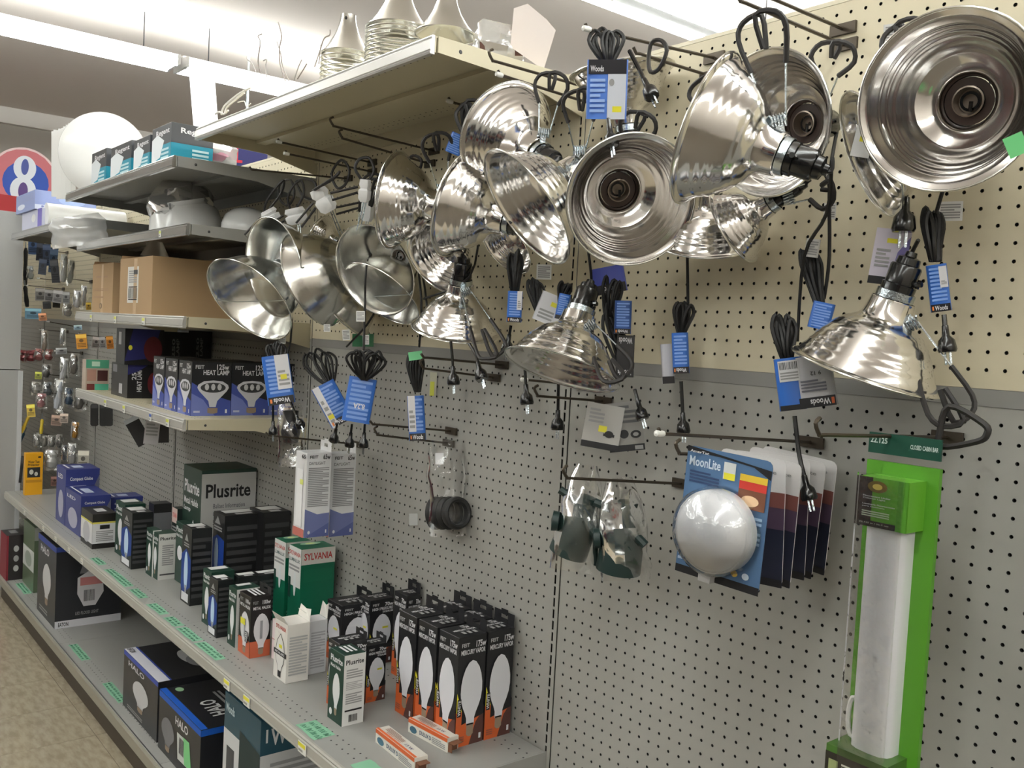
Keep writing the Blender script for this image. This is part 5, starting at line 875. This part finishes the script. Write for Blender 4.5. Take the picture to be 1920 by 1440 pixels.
art(t, {'F': (pf(-w*.5, -h/2-3, 2.02), u*w*.86, v*4.6, n)}, [('F', 'r', 0, 0, .88, .92, (40, 36, 28)), ('F', 'r', .06, .66, .22, .84, (150, 160, 110)), ('F', 'r', .06, .36, .22, .54, (150, 160, 110)), ('F', 'l', .28, .68, .8, .84, 4, (190, 190, 176)), ('F', 'l', .28, .38, .8, .54, 4, (190, 190, 176))])
b = MB(); ring = [pf(-w*.36+.3*math.cos(a), -h/2+2.9+1.1*math.sin(a), .5) for a in np.linspace(0, 2*math.pi, 14)[:-1]]; b.tube(ring, .13, 6, None, True); b.build('white_cord', M_WHT, t)
b = MB(); b.box((-w*.33, -h/2-3, 1.9), (w*.3, h/2-2.0, 2.05), None, lambda q: pf(*q)); b.build('clear_clamshell', M_PL, t)
# ---------------------------------------------------------------- bagged dark green sockets, washers
M_DG = cm((30, 50, 48), .4)
def bag(t, cx, cy, wp, hp, ang, Y, thick=1.4, mat=None, seed=0, neck=.35, name='clear_bag'):
    P, u, v, n, s = bframe(cx, cy, Y, ang); w, h = wp*s/2, hp*s/2; rr = random.Random(seed); b = MB(); N = 16; R = 9; vs = []
    for j in range(R):
        q = -1+2*j/(R-1); ww = w*(1 if q < .2 else 1-(1-neck)*(q-.2)/.8)*(.9+.14*rr.random()); th = thick*max(.06, math.cos(q*1.45))
        for k in range(N): a = 2*math.pi*k/N; vs.append(P+v*h*q+u*ww*math.cos(a)*(1+.05*rr.uniform(-1, 1))+n*th*math.sin(a)*(1+.3*rr.uniform(-1, 1)))
    b.add(vs, [(j*N+k, j*N+(k+1) % N, (j+1)*N+(k+1) % N, (j+1)*N+k) for j in range(R-1) for k in range(N)], None, True); b.build(name, mat or M_PLC, t)
    return P, u, v, n, s
def socket_bag(label, cx, cy, ang, Y, wp, hp, seed):
    P, u, v, n, s = bframe(cx, cy, Y, ang); t = thing('bagged_socket', P-v*hp*s/2, label, 'light socket', 'bagged dark green sockets'); R = wp*s*.44
    b = MB(); b.lathe([(0, R*1.5), (R*.45, R*1.45), (R*.55, R*.6), (R*.7, R*.3), (R*.95, -.3*R), (R*1.0, -1.7*R), (R*.85, -1.75*R), (R*.8, -.4*R), (0, 0)], P-v*hp*s*.08, v*.9+n*.25+u*.2, 24); b.build('socket_shell', M_DG, t)
    b = MB(); b.tube([P+v*R*.6-u*R*.2, P+v*R*1.1-u*R*1.2], .3, 8); b.tube([P-v*R*.2+u*R*.3+n*R*.7, P-v*R*.9+u*R*.9+n*R*.8], .32, 8); b.lathe([(0, 0), (.7, .05), (.75, .5), (0, .6)], P-v*R*.5-u*R+n*.3, -u, 12); b.build('knuckle', M_DG, t)
    bag(t, cx, cy+6, wp, hp, ang, Y, R*1.25, None, seed, .5)
socket_bag('dark green outdoor socket in a clear bag, left one by the seam', 1088, 965, -8, -7, 84, 200, 2)
socket_bag('dark green outdoor socket in a clear bag, right one, larger', 1168, 985, 4, -5.6, 96, 190, 4)
for k, (a, b_, l) in enumerate((((1125, 895), (1150, 825), 'left'), ((1165, 895), (1205, 850), 'right'))):
    pass
t = thing('washer_bag', PY(835, 990, -1.6), 'clear bag with thick black rubber rings hanging on the pegboard', 'bag')
for k, (dx, sz) in enumerate(((818, .55), (830, .8), (843, .7), (856, .9))):
    P, u, v, n, s = bframe(dx, 962, -1.6, 0); ax = nrm(n*.5+u*(.8-.15*k)); b = MB(); R = 26*s; b.lathe([(R+.28*math.cos(q*math.pi/4), .28*math.sin(q*math.pi/4)*1.6) for q in range(8)], P, ax, 24, None, closed=True); b.build('rubber_ring', cm((34, 34, 34), .6), t)
bag(t, 838, 915, 72, 180, 1, -1.7, .9, clear_plastic(gloss=.015, name='thin clear bag', scale=20), 8, .9)
P, u, v, n, s = bframe(824, 860, -2.4); art(t, {'F': (P-u*.4-v*.55, u*.8, v*1.1, n)}, [('F', 'r', 0, 0, 1, 1, WHT)])
t = thing('bulb_bag', PY(545, 850, -7), 'clear bag with small dark part behind the white tube cartons', 'bag'); P, u, v, n, s = bframe(545, 800, -7)
b = MB(); b.lathe([(0, -2), (.8, -1.8), (1.1, -.6), (.8, .8), (.9, 1.8), (0, 2)], P, v, 12); b.build('dark_part', cm((40, 38, 38), .4), t); bag(t, 546, 815, 52, 120, 2, -7, .9, None, 5, .8)
# hanging under the heat lamp shelf
card('hang_card', 'white tag slip hanging under the heat lamp shelf', 285, 808, 26, 50, -6, -8, [('F', 'l', .1, .3, .9, .8, 4, GRY)], (196, 194, 198))
for k, x in enumerate((183, 200, 210)): card('tool_sleeve', 'black tool sleeve hanging '+('left', 'middle', 'right')[k]+' of three under the heat lamp shelf corner', x-6, 778, 14, 42, 0, -2, [('F', 'r', .1, .8, .9, .97, DGY)], (26, 26, 26), cat='tool', group='black tool sleeves', rnd=.3, thick=.5)
card('tool_sleeve', 'dark triangular blade pack under the heat lamp shelf', 258, 808, 26, 56, 28, -5, [('F', 'r', 0, .85, 1, 1, (200, 206, 210))], (30, 30, 32), cat='tool')
card('tool_sleeve', 'brown black sleeve behind the white slip under the heat lamp shelf', 305, 800, 22, 60, 0, -4, [], (40, 36, 36), cat='tool')
# ---------------------------------------------------------------- tools and packets on the far left pegs
r_ = random.Random(11)
TY = [ # kind, px, py, w, h, colour, Y, description
 ('p', 48, 500, 10, 70, (24, 24, 26), -10, 'long black tool handle at the panel edge'), ('p', 49, 556, 10, 40, (28, 28, 30), -10, 'black and white banded handle below it'),
 ('c', 62, 460, 16, 34, (70, 96, 140), -10, 'dark blue packet just under the shelf'), ('c', 75, 472, 12, 34, (40, 44, 56), -9, 'black narrow packet under the shelf'), ('c', 88, 478, 14, 40, (48, 60, 84), -9, 'navy packet under the shelf'),
 ('c', 100, 488, 14, 46, (92, 116, 150), -8, 'steel blue packet, upper middle'), ('c', 80, 500, 14, 30, (36, 46, 64), -10, 'dark teal wedge shaped packet'), ('b', 58, 512, 14, 26, (190, 194, 190), -10, 'clear bag at the panel edge'),
 ('c', 103, 508, 16, 44, (60, 62, 66), -9, 'grey packet with black foot'), ('b', 121, 505, 14, 56, (208, 210, 208), -8, 'long crinkled clear bag'), ('b', 134, 512, 12, 46, (198, 200, 196), -6, 'clear bag by the cartons'),
 ('c', 75, 552, 18, 24, (150, 148, 148), -10, 'grey card with silver hook, left'), ('c', 92, 554, 16, 22, (146, 144, 146), -10, 'grey card with silver hook, second'), ('c', 108, 556, 16, 24, (150, 148, 150), -10, 'grey card with silver hook, third'), ('c', 124, 558, 13, 22, (130, 130, 130), -9, 'grey card with silver hook, fourth'),
 ('b', 146, 562, 16, 34, (206, 206, 208), -7, 'bright crinkled bag left of the cartons'), ('b', 158, 556, 12, 40, (196, 196, 198), -5, 'slim crinkled bag beside the cartons'),
 ('c', 62, 588, 28, 20, (124, 168, 196), -11, 'pale blue folded card'), ('c', 80, 594, 16, 14, (186, 128, 92), -10, 'orange brown packet'), ('c', 88, 572, 14, 14, (24, 24, 26), -10, 'small black packet'), ('c', 106, 570, 13, 14, (44, 40, 34), -10, 'dark packet with brass dots'),
 ('b', 128, 582, 18, 26, (170, 168, 162), -7, 'dusty clear packet over the rail'), ('c', 166, 574, 9, 14, (200, 160, 60), -5, 'tiny ochre packet at the carton'),
 ('c', 146, 614, 14, 9, (170, 200, 220), -10, 'pale blue price card'), ('c', 153, 640, 20, 28, (212, 148, 54), -9, 'orange seed like packet'), ('c', 180, 642, 14, 22, (168, 162, 160), -6, 'grey packet right of the orange one'), ('c', 192, 642, 10, 22, (150, 150, 152), -5, 'pale narrow packet by the black cartons'), ('c', 206, 642, 12, 24, (204, 130, 50), -4, 'orange packet against the black cartons'),
 ('b', 118, 632, 10, 32, (150, 154, 156), -10, 'silver packet, middle'), ('b', 84, 640, 12, 40, (140, 126, 112), -10, 'brownish blister, left of the middle'),
 ('b', 45, 668, 22, 22, (190, 96, 100), -11, 'red blister cluster, outermost'), ('b', 58, 668, 20, 22, (176, 84, 90), -10, 'red blister cluster, second'), ('b', 74, 666, 18, 24, (186, 118, 116), -9, 'red blister cluster, third'), ('b', 92, 666, 18, 22, (160, 96, 92), -8, 'red blister cluster, innermost'),
 ('c', 115, 658, 20, 12, (170, 172, 174), -10, 'flat silver price flag'), ('b', 140, 684, 16, 40, (120, 116, 110), -9, 'tall dim bag by the heat lamp shelf'), ('c', 72, 704, 12, 14, (156, 160, 60), -10, 'olive yellow packet'), ('b', 88, 696, 16, 28, (92, 88, 84), -9, 'dark hardware blister, middle left'),
 ('b', 120, 694, 14, 44, (200, 202, 206), -11, 'upright shiny foil packet'), ('b', 68, 728, 20, 24, (184, 182, 176), -10, 'round white blister'), ('b', 90, 730, 18, 26, (96, 100, 104), -9, 'dark round blister'), ('b', 110, 742, 16, 60, (212, 218, 228), -12, 'long tilted pale blue blister'), ('b', 78, 752, 18, 28, (170, 120, 124), -12, 'rosy curved blister'),
 ('c', 58, 770, 14, 24, (206, 176, 64), -12, 'yellow card with red top at the panel edge'), ('p', 47, 796, 8, 34, (226, 190, 50), -12, 'yellow tool handle'), ('p', 40, 824, 6, 26, (46, 84, 110), -12, 'blue tool grip below the yellow one'), ('p', 78, 800, 8, 28, (206, 182, 50), -10, 'yellow screwdriver like handle'),
 ('b', 130, 745, 18, 34, (70, 90, 112), -9, 'blue black blister by the shelf'), ('b', 150, 750, 20, 40, (110, 108, 104), -8, 'clear blister with black puck'), ('c', 106, 788, 18, 20, (150, 124, 108), -9, 'brown and white packet'), ('c', 120, 784, 14, 18, (176, 160, 148), -9, 'cream packet'),
 ('b', 142, 808, 14, 32, (180, 130, 50), -8, 'amber filled tube packet'), ('b', 70, 826, 14, 24, (150, 148, 142), -10, 'silver fitting packet, left'), ('b', 84, 828, 12, 22, (130, 128, 122), -10, 'silver fitting packet, second'), ('b', 98, 828, 14, 24, (120, 120, 116), -9, 'silver fitting packet, third'), ('b', 112, 828, 12, 26, (104, 102, 98), -8, 'silver fitting packet, fourth'),
 ('b', 98, 862, 26, 36, (206, 206, 204), -9, 'large white bag low down'), ('b', 136, 852, 18, 40, (176, 176, 176), -8, 'glossy bag low down, right'), ('c', 156, 862, 22, 36, (176, 172, 160), -4, 'cream folded card low down'), ('b', 122, 850, 12, 30, (80, 84, 92), -8, 'dark blue bag low down'), ('c', 102, 902, 14, 18, (170, 130, 120), -6, 'small red and white card above the shelf'), ('c', 40, 880, 5, 50, (24, 24, 26), -13, 'black strip at the panel foot')]
M_GBAG = {}
for i, (k, x, y, w, h, c, Y, l) in enumerate(TY):
    P, u, v, n, s = bframe(x, y, Y, r_.uniform(-6, 6) if i not in (44, 45) else -22, r_.uniform(-35, 35)); W_, H_ = w*s, h*s; dark = sum(c)/3
    t = thing('hanging_packet' if k != 'p' else 'hand_tool', P-v*H_/2, l+', on the far left pegs', 'packet' if k != 'p' else 'tool', 'goods on the far left pegs')
    if k == 'c':
        b = MB(); b.box((-W_/2, -H_/2, -.05), (W_/2, H_/2, .05), None, lambda q: P+u*q[0]+v*q[1]+n*q[2]); b.build('card', cm(c, .4), t)
        c2 = tuple(min(255, int(q*1.25+24)) for q in c); art(t, {'F': (P-u*W_/2-v*H_/2+n*.06, u*W_, v*H_, n)}, [('F', 'r', 0, .72, 1, .95, c2), ('F', 'l', .1, .1, .9, .4, 3, tuple(int(q*.6) for q in c)), ('F', 'e', .5, .55, .2, .12, tuple(int(q*.5) for q in c))])
    elif k == 'b':
        b = MB(); R = min(W_, H_)*.42
        b.lathe([(0, -H_*.45), (R*.7, -H_*.4), (R, -H_*.15), (R*.55, H_*.1), (R*.7, H_*.25), (R*.3, H_*.42), (0, H_*.45)], P, v+u*.15, 9); b.build('contents', cm(tuple(int(q*.8) for q in c), .25, .2), t)
        b = MB(); b.box((-W_*.4, H_*.3, -.03), (W_*.4, H_*.5, .03), None, lambda q: P+u*q[0]+v*q[1]+n*(q[2]-.1)); b.build('header_card', cm(tuple(min(255, int(q*1.1+20)) for q in c), .4), t)
        if W_*H_ > 3: bag(t, x, y, w*1.1, h*1.1, 0, Y, .5, None, i, .8)
    else:
        b = MB(); b.lathe([(0, -H_/2), (W_*.3, -H_*.48), (W_*.42, -H_*.2), (W_*.32, H_*.1), (W_*.4, H_*.4), (W_*.2, H_*.5), (0, H_*.5)], P, v, 12); b.build('grip', cm(c, .35), t)
        b = MB(); b.tube([P+v*H_*.5, P+v*(H_*.5+1.2)], .12, 6); b.build('shank', M_ZN, t)
for i, (a, b_, l) in enumerate((((70, 468), (125, 474), 'top'), ((72, 522), (110, 526), 'second'), ((50, 535), (118, 542), 'third'), ((126, 522), (170, 528), 'fourth, near the cartons'), ((90, 603), (140, 612), 'fifth'), ((76, 618), (125, 622), 'sixth'), ((150, 627), (205, 634), 'seventh, near the black cartons'), ((104, 658), (152, 662), 'eighth'), ((74, 700), (124, 706), 'ninth'), ((78, 735), (130, 740), 'tenth'), ((128, 752), (160, 756), 'eleventh'), ((70, 812), (115, 818), 'twelfth'), ((96, 858), (150, 848), 'lowest'))):
    hook('silver peg hook among the far left packets, '+l+' from above', a, b_, False, True, False, group='far left peg hooks')
# ---------------------------------------------------------------- top shelf goods
def cone_stack(label, cx, R, Y, n, py_top_ring, py_apex, zb=43.2, cone=True):
    Q = PY(cx, py_top_ring, Y); t = thing('reflector_stack' if n > 1 else 'reflector_shade', (Q[0], Y, zb), label, 'reflector', 'small reflector shades on the cream shelf')
    top = Q[2]; ap = PY(cx, py_apex, Y)[2]; step = max(.2, (top-zb-.15)/max(n-1, 1)); z = top
    k = 0
    while z > zb+.12 and k < n:
        b = MB(); H = ap-top
        if k == 0: pr = [(R, 0), (R*.96, .1), (R*.88, H*.1), (R*.72, H*.24), (R*.5, H*.5), (R*.36, H*.76), (R*.32, H*.9), (R*.31, H)]
        else: pr = [(R, 0), (R*.97, .04), (R*.95, .12), (R*.9, .16)]
        b.lathe(pr, (Q[0], Y, z), (0, 0, 1), 36); b.lathe([(R+.07*math.cos(q*math.pi/3), .07*math.sin(q*math.pi/3)) for q in range(6)], (Q[0], Y, z), (0, 0, 1), 36, None, closed=True); b.build('nested_reflector', M_REF2, t); z -= step; k += 1
    b = MB(); b.lathe([(0, 0), (.14, .01), (.14, .03), (0, .05)], (Q[0]+R*.25, Y-R*.24, ap-(ap-top)*.12), nrm((.6, -.7, .3)), 8); b.build('screw_hole', M_DARK, t)
    return t
cone_stack('short stack of nested small aluminium reflectors, left one on the cream shelf', 650, 2.45, -9.5, 10, 104, 31)
cone_stack('taller stack of nested aluminium reflectors, middle one on the cream shelf', 746, 2.85, -9, 14, 56, -30)
cone_stack('aluminium reflector cone at the right, rim hidden by the shelf lip', 835, 2.6, -8.5, 2, 66, -8)
for i, (pts, c) in enumerate((([(490, 140), (484, 115), (488, 80), (484, 68), (491, 64)], (120, 112, 106)), ([(535, 152), (525, 120), (524, 90), (528, 68), (522, 42)], (120, 108, 100)), ([(542, 152), (530, 125), (526, 100), (519, 78)], (128, 118, 110)), ([(590, 125), (600, 95), (608, 72), (618, 66), (619, 56)], (150, 140, 132)), ([(500, 145), (498, 125), (500, 112), (494, 114)], (170, 164, 160)), ([(480, 135), (472, 118), (464, 112), (463, 106)], (176, 170, 166)), ([(558, 148), (568, 132), (575, 120)], (140, 132, 126)), ([(598, 120), (600, 100), (602, 84)], (150, 142, 136)), ([(552, 150), (560, 125), (566, 112)], (176, 170, 166)))):
    wire_thing('loose_wire', 'stiff bent '+('tall hooked', 'tallest wavy', 'split thin', 'right leaning', 'short pale', 'leftmost pale', 'stubby', 'second right', 'faint thin')[i]+' wire sticking up from the cream shelf', 'wire', [(x, y, -8) for x, y in pts]+[], .07, cm(c, .4, .3), 'loose wires on the cream shelf')
for i, pts in enumerate(([(415, 215), (420, 200), (440, 182), (455, 172), (470, 165)], [(422, 212), (425, 202), (443, 186), (458, 174)], [(404, 214), (412, 210), (420, 214), (428, 207)], [(446, 192), (458, 190), (462, 200), (470, 194)])):
    wire_thing('loose_wire', 'white lead wire '+('long upper', 'long lower', 'curled end', 'small coppery')[i]+' one at the left end of the cream shelf', 'wire', [(x, y, -12) for x, y in pts], .12 if i < 3 else .06, cm((224, 220, 214), .4), 'white lead wires')
t = thing('wrapped_part', PY(962, 120, -6), 'crumpled clear bag with brown parts on the cream shelf corner', 'bag'); P, u, v, n, s = bframe(945, 78, -6)
b = MB(); b.box((-.4, -.6, -.5), (2.2, .1, .5), None, lambda q: P+u*q[0]+v*q[1]+n*q[2]-u*1.6-v*.1); b.box((.9, -1.1, -.5), (1.7, 2.0, .5), None, lambda q: P+u*q[0]+v*q[1]+n*q[2]); b.build('brown_part', cm((96, 66, 58), .5), t); bag(t, 935, 82, 100, 74, -12, -6, 1.4, clear_plastic(gloss=.2, name='milky bag', milky=.35), 3, .8)
b = MB(); rr = random.Random(5); A, u2, v2, n2, s2_ = bframe(990, 66, -5, -14)
pts = [(-1.2, -1.2), (1.9, -2.3), (2.1, .9), (1.2, 1.5), (-.6, 2.3), (-1.6, 1.7)]; b.add([A+u2*x+v2*y for x, y in pts]+[A+u2*x*.9+v2*y*.9-n2*.8 for x, y in pts], [tuple(range(6)), tuple(range(6, 12))[::-1]]+[(i, 6+i, 6+(i+1) % 6, (i+1) % 6) for i in range(6)]); tag(b.build('paper_bag', cm((236, 226, 222), .7)), 'flat white paper bag standing on the cream shelf corner', 'bag')
# ---------------------------------------------------------------- white glass shades
M_OPAL = cm((236, 236, 234), .2, coat=.4)
def disc(label, cx, cy, r_px, Y, th, ax, group=None, name='round_shade', profile=None):
    P = PY(cx, cy, Y); s = depth(P)/FOC; R = r_px*s; b = MB(); b.lathe(profile(R, th) if profile else [(0, 0), (R*.97, 0), (R, th*.2), (R, th*.8), (R*.97, th), (0, th)], P, ax, 48); return tag(b.build(name, M_OPAL), label, 'lamp shade', group)
ax = nrm(CAM-PY(193, 290, -11)+np.array([0, 20, 0]))
disc('huge round white opal shade standing on edge on the upper left shelf', 195, 291, 78, -11.5, 1.6, ax, profile=lambda R, th: [(R*.97, 0), (R, .15), (R, .5), (R*.85, 1.4), (R*.55, 2.2), (0, 2.6)])
for k, (x, y0, y1, w) in enumerate(((101, 248, 368, 9), (110, 246, 372, 9), (119, 242, 372, 8), (128, 236, 366, 9))):
    P, u, v, n, s = bframe(x, (y0+y1)/2, -14, 0, 20); b = MB(); w2, h2 = w*s/2, (y1-y0)*s/2; b.box((-w2, -h2, -2.2), (w2, h2, 0), None, lambda q: P+u*q[0]+v*q[1]+n*q[2]); b.box((-w2*.6, h2, -1.6), (w2*.6, h2+.3, -.5), None, lambda q: P+u*q[0]+v*q[1]+n*q[2])
    tag(b.build('shade_panel', M_OPAL), 'tall narrow white lens standing left of the round shade, '+('outermost', 'second', 'third', 'touching the round shade')[k], 'lamp shade', 'tall white lenses')
def dome_glass(label, cx, cy, rp, Y, z, bagged, seed=1):
    P = PY(cx, cy, Y); s = depth(P)/FOC; R = rp*s; c = np.array([P[0], Y, z+.1]); t = thing('glass_shade', c, label, 'lamp shade', 'domed white glass shades'); b = MB(); b.lathe([(R*.96, 0), (R, .2), (R*.98, R*.5), (R*.85, R*.85), (R*.58, R*1.08), (R*.25, R*1.18), (0, R*1.2)], c, (0, 0, 1), 36); b.build('opal_dome', M_OPAL, t)
    if bagged: bag(t, cx-12, cy-38, rp*1.9, rp*1.5, 12, Y-1, R*.9, clear_plastic(gloss=.03, name='shade bag', scale=18, milky=.12), seed, .2)
    return t
dome_glass('domed white glass shade wrapped in clear plastic', 350, 415, 66, -9, 32.4, True, 4); dome_glass('bare domed white glass shade right of the wrapped one', 462, 420, 46, -5, 32.4, False)
P0_ = PY(200, 398, -9); b = MB(); t = thing('wrapped_tube', P0_, 'white tube wrapped in plastic lying on the far left shelf', 'lamp shade'); A = np.array([-126, -14.5, Z3b+2.4]); B = np.array([-126, -1.2, Z3b+2.4]); b.tube([A, B], 2.2, 24); b.build('white_tube', M_OPAL, t)
b = MB(); b.tube([A-np.array([8, -1, .2]), A-np.array([8, -12, .2])], 2.1, 20); b.build('second_tube', M_OPAL, t); bag(t, 148, 432, 100, 56, 12, -16.6, .8, clear_plastic(gloss=.08, name='wrap', milky=.3, scale=22), 6, .9, 'plastic_wrap')
t = thing('foam_wrap', PY(292, 478, -10), 'pointed piece of clear wrap poking out of the labelled carton', 'bag'); P, u, v, n, s = bframe(292, 460, -10); b = MB(); b.lathe([(2.0, -1.6), (1.5, -.6), (.8, .8), (.2, 1.7), (0, 1.8)], P, v+u*.05, 9); b.build('wrap_cone', clear_plastic(gloss=.3, name='bubble wrap', milky=.35, scale=70), t)
t = thing('pink_bag', PY(395, 290, -9), 'crumpled clear bag with pink contents beside the teal cartons', 'bag'); P, u, v, n, s = bframe(400, 282, -9); b = MB(); rr = random.Random(2)
for k in range(1): b.lathe([(0, -1.3), (1.6, -1.1), (2.6, -.3), (2.2, .6), (1.0, 1.1), (0, 1.2)], P, v+u*.2, 9)
b.build('pink_contents', cm((206, 150, 170), .3), t); bag(t, 400, 278, 92, 54, -8, -9, 2.4, clear_plastic(gloss=.25, name='pink bag wrap', milky=.3, scale=30), 9, .6)
t = thing('clear_wrap', PZ(18, 1000, -24), 'crumpled clear wrap on the dark red carton', 'bag'); bag(t, 18, 990, 60, 40, 0, -14, 1.6, clear_plastic(gloss=.3, name='floor wrap', milky=.15, scale=40), 12, .7)
# ---------------------------------------------------------------- aisle signs beyond
def sign():
    P0 = at(45, 335, 0, -235); d = depth(P0)/FOC; n = nrm(CAM-P0); u = nrm(np.cross([0, 0, 1.], n)); v = np.cross(n, u); a = math.radians(-3.0); u, v = u*math.cos(a)+v*math.sin(a), -u*math.sin(a)+v*math.cos(a)
    t = thing('aisle_sign', P0, 'round red, white and blue aisle sign with white figure 8', 'sign'); b = MB(); R = 57*d; b.lathe([(0, -1), (R, -1), (R, 0), (0, 0)], P0, n, 40); b.build('sign_board', cm((236, 205, 205), .4), t)
    f = {'F': (P0-u*R-v*R, u*2*R, v*2*R, n)}; its = [('F', 'e', .5, .5, .47, .47, (204, 112, 118)), ('F', 'e', .53, .44, .34, .34, (36, 78, 178))]
    its += [('F', 'p', ell(.5, .67, .165, .2, 28), (232, 236, 244)), ('F', 'p', ell(.5, .31, .19, .22, 28), (232, 236, 244)), ('F', 'p', ell(.5, .69, .055, .13, 20), (70, 84, 160)), ('F', 'p', ell(.5, .3, .07, .14, 20), (90, 60, 130))]; art(t, f, its, step=.04)
    b = MB(); Q = at(40, 402, 0, -236); wv = 62*d
    b.box((-60*d, -1, -20*d), (54*d, 1, 32*d), None, lambda q: Q+u*q[0]-n*q[1]*.5+v*q[2]); b.build('red_header', cm((176, 36, 40), .5), t)
    b = MB(); b.box((-60*d, -1, -120*d), (40*d, 1, -20*d), None, lambda q: Q+u*q[0]-n*(q[1]+3)*.5+v*q[2]); b.build('white_panel', cm((206, 196, 192), .5), t)
    b = MB(); b.tube([Q-v*110*d, (Q[0], Q[1], FLOOR)], 1.5, 8); b.build('post', M_WHT, t)
sign()
P0 = at(460, 291, 0, -150); d = depth(P0)/FOC; n = nrm(CAM-P0); u = nrm(np.cross([0, 0, 1.], n)); v = np.cross(n, u); t = thing('aisle_sign', P0, 'red and dark blue sign with letters AL seen between the shelves', 'sign')
b = MB(); b.box((-60*d, -.5, -25*d), (40*d, .5, 25*d), None, lambda q: P0+u*q[0]-n*q[1]+v*q[2]); b.build('sign_board', cm((40, 40, 96), .5), t)
art(t, {'F': (P0-u*60*d-v*25*d+n*.5, u*100*d, v*50*d, n)}, [('F', 'r', 0, 0, .45, .3, (210, 130, 140)), ('F', 't', 'AL', .25, .2, .55, .75, (190, 40, 60))], step=.03)
b = MB(); b.tube([P0, (P0[0], P0[1], CEIL_Z)], .3, 6); b.build('hanging_rod', M_ZN, t)
# leaning white post beyond the left fixture
A = at(378, 130, 0, -150); B = at(388, 260, 0, -150); B = B+(B-A)*.6; b = MB(); wv = 24*depth(A)/FOC; b.tube([A, B], wv, 4); o = b.build('ceiling_post', cm((236, 236, 236), .5)); tag(o, 'bright white slanting post below the left light fixture', 'post')
# ---------------------------------------------------------------- the other side of the aisle (behind the camera, seen in the reflectors)
t = thing('opposite_shelving', (-20, -140, FLOOR), 'stocked shelving across the aisle seen only mirrored in the reflectors', 'shelf'); b = MB()
b.box((-190, -152, FLOOR), (140, -150, 34)); b.build('back_panel', cm((120, 118, 112), .6), t)
rr = random.Random(3)
for zz in (-30, -8, 12): b = MB(); b.box((-190, -150, zz-1), (140, -132, zz)); b.build('deck', M_SHELF_G, t)
for c in ((30, 30, 34), (150, 40, 36), (190, 186, 176), (40, 60, 110), (70, 66, 60)):
    b = MB()
    for k in range(26): x = rr.uniform(-186, 128); z = rr.choice((-30, -8, 12)); h = rr.uniform(6, 17); b.box((x, -148, z+.02), (x+rr.uniform(4, 12), -134, z+h))
    tag(b.build('mixed_goods', cm(c, .5), t), kind='stuff')
